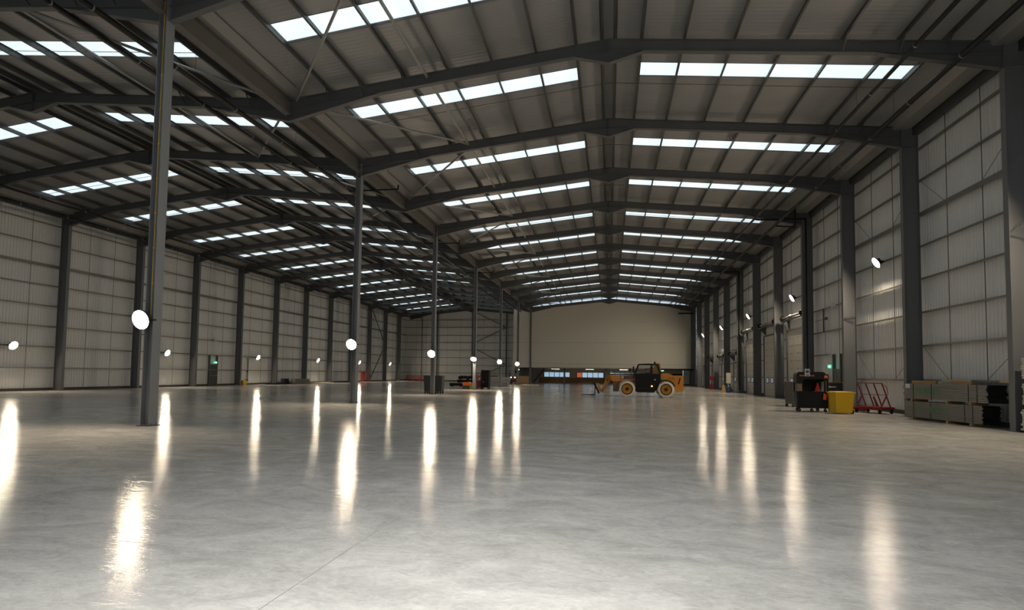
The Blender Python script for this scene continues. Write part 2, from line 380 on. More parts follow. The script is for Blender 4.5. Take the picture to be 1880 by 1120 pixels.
# ------------------------------------------------------------------ doors in the right wall
XD = XWR - .16
def sectional_door(n, y0, y1, h, win=True):
    p = MB().box(XD, XD + .1, y0, y1, .02, h)
    k = int(h / .6)
    for i in range(1, k + 1):
        z = i * h / (k + 1)
        p.box(XD - .004, XD, y0, y1, z - .006, z + .006, 1)
        if not (1.0 < z < 1.7):
            for t in (.18, .5, .82): p.box(XD - .02, XD, y0 + (y1 - y0) * t - .035, y0 + (y1 - y0) * t + .035, z - .04, z + .04, 1)
    d = struct(p.build('door_%d' % n, ['door', 'jointdark']))
    fr = MB(); fr.box(XD - .06, XD + .12, y0 - .14, y0, 0, h + .12); fr.box(XD - .06, XD + .12, y1, y1 + .14, 0, h + .12); fr.box(XD - .06, XD + .12, y0 - .14, y1 + .14, h, h + .14)
    fr.build('frame', 'steel', d)
    if win:
        for t in (.2, .5, .8):
            yc = y0 + (y1 - y0) * t
            w = MB(); w.box(XD - .02, XD, yc - .33, yc + .33, 1.06, 1.56); wo = w.build('vision_panel', 'black', d)
            MB().box(XD - .026, XD - .018, yc - .26, yc + .26, 1.12, 1.50).build('pane', 'pane' if t < .3 else 'panedim', wo)
    MB().box(XD - .03, XD, y0 + .35, y0 + .55, .25, .42).build('handle', 'black', d)
dn = 1
for n in (6, 7, 8):
    sectional_door(dn, YN(n) + .95, YN(n) + 5.35, 5.0); dn += 1
for n in (9, 10, 11, 12, 13):
    sectional_door(dn, YN(n) + 1.4, YN(n) + 4.6, 3.0); dn += 1
def escape_door(n, x, yc, sgn):
    """dark leaf with push bar, sgn is the side of the hall the wall stands on"""
    X = lambda d: x - sgn * d
    def bx(mb, d0, d1, y0, y1, z0, z1): return mb.box(min(X(d0), X(d1)), max(X(d0), X(d1)), y0, y1, z0, z1)
    d = struct(bx(MB(), 0, .06, yc - .47, yc + .47, .02, 2.03).build('door_%d' % n, 'darkdoor'))
    f = MB(); bx(f, -.05, .09, yc - .58, yc - .47, 0, 3.0); bx(f, -.05, .09, yc + .47, yc + .58, 0, 3.0); bx(f, -.05, .09, yc - .47, yc + .47, 2.03, 2.12)
    f.build('frame', 'steel', d)
    b = MB(); b.tube((X(.14), yc - .36, 1.0), (X(.14), yc + .36, 1.0), .022); bx(b, .05, .15, yc - .40, yc - .34, .94, 1.06); bx(b, .05, .15, yc + .34, yc + .40, .94, 1.06)
    b.build('push_bar', 'tube', d)
escape_door(dn, XWR - .08, 34.95, 1); dn += 1
escape_door(dn, XWL + .08, 47.85, -1); dn += 1

# ------------------------------------------------------------------ steel frame: columns
def i_column(xin, sgn, n, ztop, name, label, group):
    """portal column: web across the hall, flanges facing in and out; local origin at the foot"""
    b = MB(); X = lambda d: sgn * d
    def bx(d0, d1, y0, y1, z0, z1): b.box(min(X(d0), X(d1)), max(X(d0), X(d1)), y0, y1, z0, z1)
    bx(0, .022, -.115, .115, 0.02, ztop); bx(.618, .64, -.115, .115, .02, ztop); bx(.022, .618, -.007, .007, .02, ztop)
    bx(.022, .618, -.11, .11, 11.62, 11.64)
    e = empty(name, (xin, YN(n), 0), label, 'column', group, kind='thing')
    b.build('shaft', 'post', e)
    bp = MB(); bp.box(min(X(-.06), X(.70)), max(X(-.06), X(.70)), -.17, .17, 0, .02)
    for d in (.08, .56):
        for y in (-.1, .1): bp.tube((X(d), y * 1.4, .02), (X(d), y * 1.4, .05), .016, 6)
    bp.build('base_plate', 'steel', e)
    return e
for k, n in enumerate(range(3, 15)):
    w = {3: 'nearest grey steel column on the right wall, beside the stacked panels', 4: 'grey steel column on the right wall behind the strapped panel bundles', 5: 'grey steel column on the right wall behind the yellow bin and red trolley',
         6: 'grey steel column on the right wall with a black pipe running down it'}.get(n, 'grey steel column on the right wall, %s from the camera' % ORD[k])
    i_column(XR, 1, n, 12.5, 'steel_column', w, 'steel columns along the right wall')
for k, n in enumerate(range(4, 16)):
    w = {4: 'nearest grey steel column on the left wall'}.get(n, 'grey steel column on the left wall, %s from the camera' % ORD[k])
    i_column(XL, -1, n, 12.5, 'steel_column', w, 'steel columns along the left wall')
valley_cols = []
for k, n in enumerate((2, 4, 6, 8, 10, 12, 14)):
    w = ['nearest free standing grey post with a yellow cable, carrying the largest floodlight', 'second free standing grey post in the middle row, with a floodlight', 'grey middle row post standing in front of the two dark wheeled bins',
         'grey middle row post beside the tall black cabinet, lit white below its lamp', 'grey middle row post in front of the stacked metal ducts', 'grey middle row post against the left edge of the white wall', 'farthest grey middle row post at the white office wall'][k]
    b = MB(); hx, hy = .135, .15
    for s_ in (-1, 1): b.box(min(s_ * hx, s_ * (hx - .02)), max(s_ * hx, s_ * (hx - .02)), -hy, hy, .02, 12.3)
    b.box(-hx + .02, hx - .02, -.007, .007, .02, 12.3)
    e = empty('steel_post', (XV, YN(n), 0), w, 'column', 'free standing posts of the middle row', kind='thing')
    b.build('shaft', 'freepost', e)
    p = MB().box(-.2, .2, -.2, .2, 0, .02)
    for x in (-.16, .16):
        for y in (-.1, .1): p.tube((x, y, .02), (x, y, .06), .014, 6)
    p.build('base_plate', 'steel', e)
    valley_cols.append(e)
# yellow cable on the nearest post
b = MB(); b.tube((XV + .06, YN(2) - .158, 3.1), (XV + .06, YN(2) - .158, 12.2), .011, 6)
for z in range(4, 13): b.box(XV + .03, XV + .09, YN(2) - .165, YN(2) - .15, z - .02, z + .02)
tag(b.build('power_cable', 'cable'), 'thin yellow cable running up the nearest free standing post', 'cable')

# ------------------------------------------------------------------ steel frame: rafters with haunches
RD, RW = 0.43, 0.20
def rafter_half(xr, sgn, dE, d_h0, eave_bot):
    b = MB(); zb = lambda d: ZA - RD - T * d
    def slab(d0, d1, z_0, z_1, hy, th):      # plate whose lower edge goes from z_0 to z_1
        P = lambda d, y, z: (xr * 0 + sgn * d, y, z)
        b.hexa([P(d0, -hy, z_0), P(d1, -hy, z_1), P(d1, hy, z_1), P(d0, hy, z_0)], [P(d0, -hy, z_0 + th), P(d1, -hy, z_1 + th), P(d1, hy, z_1 + th), P(d0, hy, z_0 + th)])
    slab(0, dE, ZA - .02, ZA - .02 - T * dE, RW / 2, .02)
    slab(0, dE, zb(0), zb(dE), RW / 2, .02)
    slab(0, dE, zb(0), zb(dE), .006, RD)
    return b
def haunch(sgn, d0, d1, zbot):
    b = MB(); zb = lambda d: ZA - RD - T * d
    b.prism([(sgn * d0, zb(d0) - .02), (sgn * d1, zbot), (sgn * d1, zb(d1))], 'y', -.006, .006)
    b.hexa([(sgn * d0, -RW / 2, zb(d0) - .02), (sgn * d1, -RW / 2, zbot), (sgn * d1, RW / 2, zbot), (sgn * d0, RW / 2, zb(d0) - .02)],
           [(sgn * d0, -RW / 2, zb(d0)), (sgn * d1, -RW / 2, zbot + .02), (sgn * d1, RW / 2, zbot + .02), (sgn * d0, RW / 2, zb(d0))])
    return b
def roof_frame(xr, y, dEp, dEm, label, group, braces):
    """dEp / dEm: reach of the rafters to the + and - side"""
    e = empty('portal_rafter', (xr, y, 0), label, 'roof beam', group, kind='thing')
    for sgn, dE in ((1, dEp), (-1, dEm)):
        rafter_half(xr, sgn, dE, 8.9, 0).build('rafter', 'steel', e)
        haunch(sgn, 8.85, dE, 11.60).build('eaves_haunch', 'steel', e)
        if braces:
            for d in (7.83, 9.56, 10.92):
                for sy in (-1, 1):
                    z = ZA - T * d
                    MB().bar((sgn * (d - .05), sy * .09, z - RD + .06), (sgn * (d - .05), sy * .60, z + .10), .035, .035).build('fly_brace', 'purlin', e)
    a = MB(); zc = 12.89
    for sgn in (1, -1):
        a.prism([(0, ZA - RD), (sgn * 1.22, ZA - RD - T * 1.22 - .02), (0, zc)], 'y', -.006, .006)
        a.hexa([(0, -RW / 2, zc), (sgn * 1.22, -RW / 2, ZA - RD - T * 1.22 - .02), (sgn * 1.22, RW / 2, ZA - RD - T * 1.22 - .02), (0, RW / 2, zc)],
               [(0, -RW / 2, zc + .02), (sgn * 1.22, -RW / 2, ZA - RD - T * 1.22), (sgn * 1.22, RW / 2, ZA - RD - T * 1.22), (0, RW / 2, zc + .02)])
    a.box(-.012, .012, -RW / 2, RW / 2, zc, ZA)
    a.build('apex_haunch', 'steel', e)
    return e
for k, n in enumerate(range(2, 15)):
    roof_frame(0, YN(n), XR + .02, -XV, 'grey roof beam across the right hall, %s from the camera' % ORD[k], 'roof beams of the right hall', n <= 8)
for k, n in enumerate(range(2, 16)):
    roof_frame(XRL, YN(n), XV - XRL, XRL - XL + .02, 'grey roof beam across the left hall, %s from the camera' % ORD[k], 'roof beams of the left hall', n <= 7)
roof_frame(XRL, YG - .25, XV - XRL, XRL - XL + .02, 'grey roof beam lying along the far gable wall of the left hall', 'roof beams of the left hall', False)
# valley beams between the posts
for k, (n0, n1) in enumerate(((1, 2), (2, 4), (4, 6), (6, 8), (8, 10), (10, 12), (12, 14))):
    b = MB().ibeam_y(XV, YN(n0) + .16, YN(n1) - .16, 11.80, 12.44, .26)
    tag(b.build('valley_beam', 'beam'), 'deep brown-grey beam under the valley gutter, %s span from the camera' % ORD[k], 'beam', 'valley beams over the middle row', 'thing')

# ------------------------------------------------------------------ purlins, ridge, gutters
PD = (.24, 1.185, 2.67, 4.37, 6.1, 7.83, 9.56, 10.92)
hall = {0: 'right', XRL: 'left'}
for xr in (0, XRL):
    for sgn in (1, -1):
        for k, d in enumerate(PD):
            z = zraf(d); x = xr + sgn * d
            b = MB(); b.box(x - .008, x + .008, YB, YG - .1, z + .004, z + ZP - .004)
            b.box(x - .035 * (1 + sgn), x + .035 * (1 - sgn), YB, YG - .1, z + .002, z + .010)
            b.box(x - .035 * (1 - sgn), x + .035 * (1 + sgn), YB, YG - .1, z + ZP - .012, z + ZP - .004)
            tag(b.build('roof_purlin', 'purlin'), 'dark roof purlin on the %s slope of the %s hall, %s from the ridge' % ('right' if sgn > 0 else 'left', hall[xr], ORD[k]), 'purlin', 'roof purlins', 'thing')
def gutter(xc, wl, wr, zb, zl, zr, nm, label):
    b = MB(); t = .012
    prof = [(xc - wl * 1.9, zl), (xc - wl, zb), (xc + wr, zb), (xc + wr * 1.9, zr)]
    poly = prof + [(p[0], p[1] + t) for p in prof[::-1]]
    b.prism(poly, 'y', YB, YG - .2)
    return tag(b.build(nm, 'gutter'), label, 'gutter', 'roof gutters', 'thing')
gutter(XV, .28, .28, 12.47, 12.70, 12.70, 'roof_gutter', 'pale folded gutter along the valley between the two halls')
gutter(12.55, .28, .3, 12.40, 12.70, 12.72, 'roof_gutter', 'pale folded gutter along the top of the right wall')
gutter(-37.62, .3, .28, 12.40, 12.72, 12.70, 'roof_gutter', 'pale folded gutter along the top of the left wall')
for x0, x1, side in ((12.98, 13.2, 'right'), (-38.28, -38.06, 'left')):
    tag(MB().box(x0, x1, YB, YG - .2, 12.15, 12.5).build('eaves_beam', 'purlin'), 'dark eaves beam running along the top of the %s wall' % side, 'beam', 'eaves beams', 'thing')
# slim anti-sag rods across the slopes, one line per bay
for xr in (0, XRL):
    for k, n in enumerate(range(2, 13)):
        y = YN(n) + 3.15; b = MB()
        for sgn in (1, -1):
            pts = [(xr + sgn * d, y, zraf(d) + .10) for i, d in enumerate(PD)]
            for i in range(len(pts) - 1): b.tube(pts[i], pts[i + 1], .012, 5)
        b.tube((xr - PD[0], y, zraf(PD[0]) + .10), (xr + PD[0], y, zraf(PD[0]) + .10), .012, 5)
        tag(b.build('sag_rod', 'purlin'), 'thin rod across the %s hall roof between the purlins, %s bay from the camera' % (hall[xr], ORD[k]), 'rod', 'roof sag rods', 'thing')

# roof lights
for xr, rows in ((0, ROWS_R), (XRL, ROWS_L)):
    for sgn in (1, -1):
        for k, n in enumerate(sorted(rows)):
            if n < 2: continue
            r = rows[n]; z = lambda d: ZA + ZP + .035 - T * d
            P = lambda d, y, dz: (xr + sgn * d, y, z(d) + dz)
            b = MB().hexa([P(D0, r, 0), P(D1, r, 0), P(D1, r + 1, 0), P(D0, r + 1, 0)], [P(D0, r, .012), P(D1, r, .012), P(D1, r + 1, .012), P(D0, r + 1, .012)])
            o = tag(b.build('roof_light', 'skylight'), 'bright roof light strip on the %s slope of the %s hall, %s from the camera' % ('right' if sgn > 0 else 'left', hall[xr], ORD[k - 2]), 'skylight', 'roof light strips', 'thing')
            if n <= 8:
                f = MB()
                for yy in (r, r + 1): f.bar(P(D0, yy, -.02), P(D1, yy, -.02), .03, .04)
                f.build('edge_trim', 'purlin', o)

# round bracing tubes beside the valley
def brace(p, q, r, label, group, m='tube', nm='bracing_tube'):
    b = MB().tube(p, q, r, 10)
    for a, c in ((p, q), (q, p)):
        d = (Vector(c) - Vector(a)).normalized(); b.bar(Vector(a), Vector(a) + d * .25, .014, r * 3)
    return tag(b.build(nm, m), label, 'brace', group, 'thing')
for xr, sg, hname in ((0, -1, 'right'), (XRL, 1, 'left')):
    dm, de = 6.85, 12.25
    zz = lambda d: ZA - T * d - .17
    for k, n in enumerate(range(1, 14)):
        x0, x1 = xr + sg * dm, xr + sg * de
        brace((x0, YN(n) + .15, zz(dm)), (x0, YN(n + 1) - .15, zz(dm)), .06, 'straight grey tube under the %s hall roof, %s bay from the camera' % (hname, ORD[k]), 'straight roof bracing tubes')
        a, c = ((x0, zz(dm)), (x1, zz(de))) if n % 2 == 0 else ((x1, zz(de)), (x0, zz(dm)))
        brace((a[0], YN(n) + .2, a[1]), (c[0], YN(n + 1) - .2, c[1]), .05, 'slanting grey tube under the %s hall roof, %s bay from the camera' % (hname, ORD[k]), 'slanting roof bracing tubes')

# ------------------------------------------------------------------ sprinkler pipes
def sprinkler(x, z, r, label, y1=YG - 3):
    b = MB().tube((x, YB + .5, z), (x, y1, z), r, 12)
    e = tag(b.build('sprinkler_pipe', 'pipe'), label, 'pipe', 'black overhead pipes', 'thing')
    for y in [YB + 3 + 3.0 * i for i in range(30)]:
        if 6 < y < 80: MB().lathe([(r, -.025), (r + .012, -.02), (r + .012, .02), (r, .025)], (x, y, z), 'y', 14).build('coupling', 'ring', e)
    for n in range(2, 15):
        MB().tube((x, YN(n) + 3.1, z), (x, YN(n) + 3.1, zraf(x if x > -12 else x - XRL) - .01), .006, 5).build('hanger_rod', 'purlin', e)
    return e
sprinkler(9.5, 12.05, .07, 'slim black pipe under the right hall roof, farther from the right wall', 86)
sprinkler(10.79, 11.62, .095, 'thick black pipe under the right hall roof, closer to the right wall', 86)
sprinkler(XRL + 9.42, 12.05, .07, 'slim black pipe under the left hall roof, right slope')
sprinkler(XRL + 10.85, 11.75, .09, 'thick black pipe under the left hall roof beside the middle posts')
sprinkler(XRL - 9.42, 12.05, .07, 'slim black pipe under the left hall roof, left slope')
sprinkler(XRL - 10.85, 11.72, .09, 'thick black pipe under the left hall roof beside the left wall')
def riser(pts, r, label):
    return tag(MB().path(pts, r, 10).build('riser_pipe', 'pipe'), label, 'pipe', 'black riser pipes', 'thing')
yq = YN(6) - .32
riser([(9.55, yq - .0, 12.02), (9.9, yq, 11.98), (12.66, yq, 11.96), (12.66, yq, .3)], .055, 'black pipe running down the column right of the tall doors')
riser([(10.79, YN(6) - .5, 11.5), (11.96, YN(6) - .5, 11.38), (11.96, YN(6) - .5, 12.6)], .045, 'short black pipe bend under the right roof edge by the down pipe')
yq = YN(9) - .32
riser([(9.55, yq, 12.0), (12.66, yq, 11.96), (12.66, yq, .3)], .055, 'black pipe running down a far right column past the third tall door')
riser([(-35.0, 99.05, .3), (-35.0, 99.05, 12.0), (-36.3, 99.05, 12.0)], .06, 'black pipe running down the far gable wall near the left corner')
riser([(-16.1, 99.0, .3), (-16.1, 99.0, 11.5), (-14.6, 98.0, 11.6)], .07, 'black pipe running down beside the left edge of the white wall')
for k, n in enumerate((4, 6, 8)):
    riser([(XRL + 10.85, YN(n) + 2.2, 11.68), (XV + 1.2, YN(n) + 2.2, 11.66), (XV + 1.2, YN(n) + 2.2, 11.9)], .04, 'short black cross pipe under the valley beam past the %s middle post' % ORD[k + 1])

# ------------------------------------------------------------------ wall rails and rods
GZ = (1.55, 3.0, 4.42, 5.85, 7.25, 8.62, 10.1, 11.5)
def girt_profile(big, z, xi, sgn):
    h = .10 if big else .04
    X = lambda d: xi + sgn * d
    return [(X(0), z - h), (X(0), z + h), (X(.2), z + h), (X(.2), z + h - .008), (X(.008), z + h - .008), (X(.008), z - h)]
for side, xi, sgn, y1 in (('right', GR, 1, YW - .3), ('left', GL, -1, YG - .3)):
    for k, z in enumerate(GZ):
        b = MB().prism(girt_profile(k == 5, z, xi, sgn), 'y', YB, y1)
        if k < 3 and side == 'right':       # rails stop at the doors
            b = MB(); segs = [(YB, YN(5) + .2), (YN(5) + 3.9, YN(6) + .75), (YN(6) + 5.55, YN(7) + .75), (YN(7) + 5.55, YN(8) + .75), (YN(8) + 5.55, YN(9) + 1.2)] + [(YN(n) + 4.8, YN(n + 1) + 1.2) for n in range(9, 13)]
            if k == 2: segs = [(YB, YN(6) + .75)] + segs[2:4] + [(YN(8) + 5.55, y1)]
            for j, (s0, s1) in enumerate(segs):
                tag(MB().prism(girt_profile(False, z, xi, sgn), 'y', s0, s1).build('wall_rail', 'girt'), 'grey steel rail on the right wall, %s above the floor, %s length from the camera' % (ORD[k], ORD[j]), 'rail', 'wall rails', 'thing')
            continue
        tag(b.build('wall_rail', 'girt'), 'grey steel rail along the %s wall, %s above the floor' % (side, ORD[k]), 'rail', 'wall rails', 'thing')
for k, z in enumerate(GZ):
    x1 = -15.7
    b = MB().prism([(YG - .22, z - .045), (YG - .22, z + .045), (YG - .02, z + .045), (YG - .02, z + .035), (YG - .21, z + .035), (YG - .21, z - .045)], 'x', XWL + .1, x1)
    tag(b.build('wall_rail', 'girt'), 'grey steel rail across the far gable wall, %s above the floor' % ORD[k], 'rail', 'wall rails', 'thing')
for k, n in enumerate(range(3, 9)):
    for j, fr in enumerate((1 / 3, 2 / 3)):
        b = MB().tube((GR + .02, YN(n) + S * fr + .1, 1.55 if n < 5 else (3.0 if n == 5 else 5.85)), (GR + .02, YN(n) + S * fr + .1, 12.2), .014, 5)
        tag(b.build('tie_rod', 'purlin'), 'thin upright rod on the right wall, %s rod of the %s bay from the camera' % (('nearer', 'farther')[j], ORD[k]), 'rod', 'upright wall rods', 'thing')
for k, n in enumerate(range(4, 15)):
    for j, fr in enumerate((1 / 3, 2 / 3)):
        b = MB().tube((GL - .02, YN(n) + S * fr + .1, .2), (GL - .02, YN(n) + S * fr + .1, 12.2), .014, 5)
        tag(b.build('tie_rod', 'purlin'), 'thin upright rod on the left wall, %s rod of the %s bay from the camera' % (('nearer', 'farther')[j], ORD[k]), 'rod', 'upright wall rods', 'thing')
for k, x in enumerate((-36.2, -34.2, -30.1, -27.5, -23.1, -20.9, -17.0)):
    tag(MB().tube((x, YG - .2, .2), (x, YG - .2, 12.2), .016, 5).build('tie_rod', 'purlin'), 'thin upright rod on the far gable wall, %s from the left corner' % ORD[k], 'rod', 'upright wall rods', 'thing')
for k, n in enumerate((3, 4)):
    for j, (fr0, fr1) in enumerate(((.97, .68), (.03, .33))):
        for i, (za, zb_) in enumerate(((2.97, 1.57), (10.08, 8.68))):
            b = MB().tube((GR - .02, YN(n) + S * fr0, za), (GR - .02, YN(n) + S * fr1 + .1, zb_), .009, 5)
            tag(b.build('diagonal_rod', 'purlin'), 'thin slanting rod %s on the right wall, %s end of the %s bay' % (('low', 'high')[i], ('far', 'near')[j], ORD[k]), 'rod', 'slanting wall rods', 'thing')
for k, (y0, y1) in enumerate(((22.65, 24.45), (20.6, 21.15))):
    tag(MB().box(GR - .05, GR - .012, y0, y1, 1.50, 1.60).build('pale_batten', 'palewood'), ('long', 'short')[k] + ' pale batten lying along the lowest rail above the strapped panel bundles', 'batten', 'pale battens', 'thing')  # thin pale strips along the lowest rail
# gable posts and crossed braces
for k, x in enumerate((-32.0, -25.18, -18.7)):
    b = MB(); b.box(x - .1, x + .1, YG - .48, YG - .462, 0, zraf(x - XRL) - .45); b.box(x - .1, x + .1, YG - .258, YG - .24, 0, zraf(x - XRL) - .45); b.box(x - .006, x + .006, YG - .462, YG - .258, 0, zraf(x - XRL) - .45)
    tag(b.build('gable_post', 'steel'), 'slim grey post against the far gable wall, %s from the left corner' % ORD[k], 'column', 'gable posts', 'thing')
gx0, gx1 = -25.0, -18.9
for k, (a, b_) in enumerate((((gx0, 13.1), (gx1, 10.2)), ((gx1, 10.0), (gx0, 7.1)), ((gx0, 6.3), (gx1, 3.3)), ((gx1, 3.1), (gx0, .3)))):
    brace((a[0], YG - .54, a[1]), (b_[0], YG - .54, b_[1]), .07, 'slanting grey brace on the far gable wall, %s from the top' % ORD[k], 'gable braces', 'steel')
for k, (a, b_) in enumerate((((82.33, 12.3), (88.25, 6.2)), ((88.25, 6.0), (82.33, .05)))):
    brace((XL - .3, a[0], a[1]), (XL - .3, b_[0], b_[1]), .08, 'slanting grey brace on the far left wall, %s one' % ('upper', 'lower')[k], 'left wall braces', 'steel')

# ------------------------------------------------------------------ floodlights
def floodlight(loc, rz, tilt, label, arm, glass='flood'):
    """local -y is the throw; arm: length of the bracket reaching back to its support"""
    e = empty('floodlight', loc, label, 'floodlight', 'warm floodlights', rz)
    a = math.radians(tilt); c, s_ = math.cos(a), math.sin(a)
    R = lambda x, y, z: (x, y * c - z * s_, z * c + y * s_)
    def q(mb, x0, x1, y0, y1, z0, z1, mi=0):
        vs = [R(x, y, z) for z in (z0, z1) for y in (y0, y1) for x in (x0, x1)]
        mb.add(vs, [(0, 2, 3, 1), (4, 5, 7, 6), (0, 1, 5, 4), (2, 6, 7, 3), (0, 4, 6, 2), (1, 3, 7, 5)], mi)
    def rot(mb): mb.v = [R(*v) for v in mb.v]; return mb
    h = MB().lathe([(.0, .07), (.14, .07), (.235, .02), (.285, -.03), (.285, -.075), (.265, -.075), (.26, -.05), (.0, -.05)], (0, 0, 0), 'y', 24)
    for i in range(9): h.box(-.16 + i * .04 - .005, -.16 + i * .04 + .005, .03, .11, -.14, .14)
    rot(h).build('housing', 'black', e)
    g = MB().lathe([(.262, -.055), (.24, -.068), (.17, -.080), (.08, -.086), (.0, -.088)], (0, 0, 0), 'y', 24); rot(g).build('lens', glass, e)
    b = MB(); b.bar((-.30, 0, 0), (-.30, .16, 0), .012, .04); b.bar((.30, 0, 0), (.30, .16, 0), .012, .04); b.bar((-.30, .16, 0), (.30, .16, 0), .012, .04, (0, 0, 1)); b.tube((0, .16, 0), (0, .16 + arm, 0), .025, 8)
    b.build('bracket', 'black', e)
    return e
for k, n in enumerate((2, 4, 6, 8, 10, 12)):
    floodlight((XV, YN(n) - .37, 2.95), 0, 45 if n == 8 else 15, ['warm floodlight on the nearest free standing post', 'warm floodlight on the second free standing post', 'warm floodlight on the post before the dark wheeled bins', 'warm floodlight on the post beside the tall black cabinet',
               'warm floodlight on the post before the stacked ducts', 'warm floodlight at the left edge of the white wall'][k], .06, 'floodpost')
for k, f in enumerate((4.5, 6.5, 8.5, 10.5, 12.45, 14.35)):
    floodlight((XL - .30, YN(f), 2.98), math.radians(90), 22, 'warm floodlight on the left wall, %s from the camera' % ORD[k], .30, 'floodleft')
for k, f in enumerate((2.5, 4.5, 6.5, 8.5, 10.5, 12.5)):
    floodlight((XR + .38, YN(f), 7.24), math.radians(-90), 30, 'warm floodlight high on the right wall, %s' % ('over the pale bundles beside the nearest column' if k == 0 else ORD[k - 1] + ' beyond the nearest column'), .10)

# ------------------------------------------------------------------ exit signs and small wall fittings
def exit_sign(loc, rz, label):
    e = empty('exit_sign', loc, label, 'exit sign', 'green exit signs', rz)
    MB().box(-.28, .28, -.03, .03, -.13, .13).build('case', 'exitg', e); e.scale = (.8, 1, .8)
    w = MB()     # running figure, arrow and door opening
    w.box(.05, .24, -.036, -.03, -.10, .10); 
    w.add([(-.02, -.036, .0), (-.10, -.036, .05), (-.10, -.036, -.05)], [(0, 1, 2)]); w.box(-.2, -.10, -.036, -.031, -.018, .018)
    w.build('pictogram', 'exitw', e)
    g = MB(); g.ball((.16, -.038, .06), .02); g.bar((.155, -.039, .04), (.14, -.039, -.02), .01, .03); g.bar((.14, -.039, -.02), (.19, -.039, -.08), .01, .018); g.bar((.14, -.039, -.02), (.09, -.039, -.06), .01, .018); g.bar((.155, -.039, .03), (.1, -.039, .01), .01, .014); g.bar((.155, -.039, .03), (.2, -.039, .0), .01, .014)
    g.build('running_figure', 'exitg', e)
    m_ = MB(); m_.box(-.03, .03, .03, .14, -.02, .02); m_.build('mount', 'sign', e)
    return e
exit_sign((XWR - .38, 35.35, 2.27), math.radians(-90), 'lit green exit sign over the dark door beyond the yellow bin')
exit_sign((XWL + .24, 47.95, 2.28), math.radians(90), 'lit green exit sign over the dark door in the left wall')
exit_sign((8.2, YW - .14, 2.35), 0, 'lit green exit sign hanging under the white wall past the telehandler')
b = MB(); b.box(XWL + .2, XWL + .34, 47.6, 47.9, 4.36, 4.6)
tag(b.build('emergency_light', 'sign'), 'small white box on the rail high above the left exit door', 'emergency light')
b = MB(); b.box(GR - .12, GR - .005, 34.75, 35.15, 5.74, 5.9); b.ball((GR - .13, 34.9, 5.95), .05)
tag(b.build('emergency_light', 'sign'), 'small white fitting on the rail high above the right exit door', 'emergency light')
b = MB(); b.path([(GR - .02, 38.0, 5.2), (GR - .02, 36.2, 5.2)], .02); b.box(GR - .06, GR + .0, 36.5, 36.6, 4.42, 5.85); b.box(GR - .1, GR, 36.0, 36.25, 5.12, 5.3)
tag(b.build('cable_tray', 'steel'), 'small grey bracket and arm on the right wall above the exit door', 'bracket')
for k, y in enumerate((34.1, 33.3)):
    tag(MB().box(XWR - .06, XWR - .03, y - .17, y + .17, 2.15, 3.0).build('wall_panel', 'palepanel'), 'narrow pale upright panel beside the right exit sign, %s one' % ('left', 'right')[k], 'panel', 'pale panels by the exit')
b = MB(); b.box(XWL + .1, XWL + .16, 53.0, 53.06, 1.5, 2.9); b.box(XWL + .08, XWL + .18, 52.95, 53.1, 1.35, 1.55); b.box(XWL + .1, XWL + .15, 53.0, 53.06, .5, 1.4); b.box(XWL + .1, XWL + .15, 52.9, 53.15, .3, .6)
tag(b.build('down_pipe', 'steel'), 'slim grey conduit and box on the left wall above the floor', 'conduit')
tag(MB().path([(XR + .3, YN(3) - .2, 6.55), (XR + .05, YN(3) - .5, 6.35), (XR + .6, YN(3) - .55, 6.2)], .02).build('bracket_arm', 'steel'), 'thin metal arm on the nearest right wall column', 'bracket', 'bracket arms')
tag(MB().path([(XR + .02, YN(5) - .12, 4.85), (XR + .62, YN(5) - .12, 4.9)], .02).path([(XR + .02, YN(5) - .12, 4.85), (XR + .5, YN(5) - .12, 4.6)], .02).build('bracket_arm', 'steel'), 'thin metal arm on the right wall column behind the red trolley', 'bracket', 'bracket arms')

# door shafts above the tall doors
def door_shaft(yc, half, z, label):
    e = empty('door_shaft', (XR + .32, yc, z), label, 'door shaft', 'door shafts')
    MB().tube((0, -half, 0), (0, half, 0), .075, 12).build('shaft', 'tube', e)
    for s_ in (-1, 1): MB().lathe([(.02, -.09), (.2, -.09), (.2, -.06), (.13, -.05), (.13, .05), (.2, .06), (.2, .09), (.02, .09)], (0, s_ * (half - .25), 0), 'y', 18).build('cable_drum', 'black', e)
    for s_ in (-1, 1): MB().prism([(-.1, -.12), (.45, -.75), (.55, -.75), (.55, .1), (-.1, .1)], 'y', s_ * (half - .02) - .03, s_ * (half - .02) + .03).build('support_bracket', 'steel', e)
    MB().box(-.08, .1, -half, half, -.24, -.16).build('cover', 'steel', e)
    MB().lathe([(.075, -.1), (.13, -.08), (.13, .08), (.075, .1)], (0, .4, 0), 'y', 14).build('clutch', 'ring', e)
for k, n in enumerate((6, 7, 8)):
    door_shaft(YN(n) + 3.1, 2.35, 5.95, ['thick shaft with drums over the nearest tall cream door', 'thick shaft with drums over the second tall cream door', 'thick shaft with drums over the third tall cream door'][k])
for k, n in enumerate((9, 10, 11)):
    door_shaft(YN(n) + 3.0, 2.0, 4.0, ['lower shaft over the nearest short far door', 'lower shaft over the second short far door', 'lower shaft over the third short far door'][k])

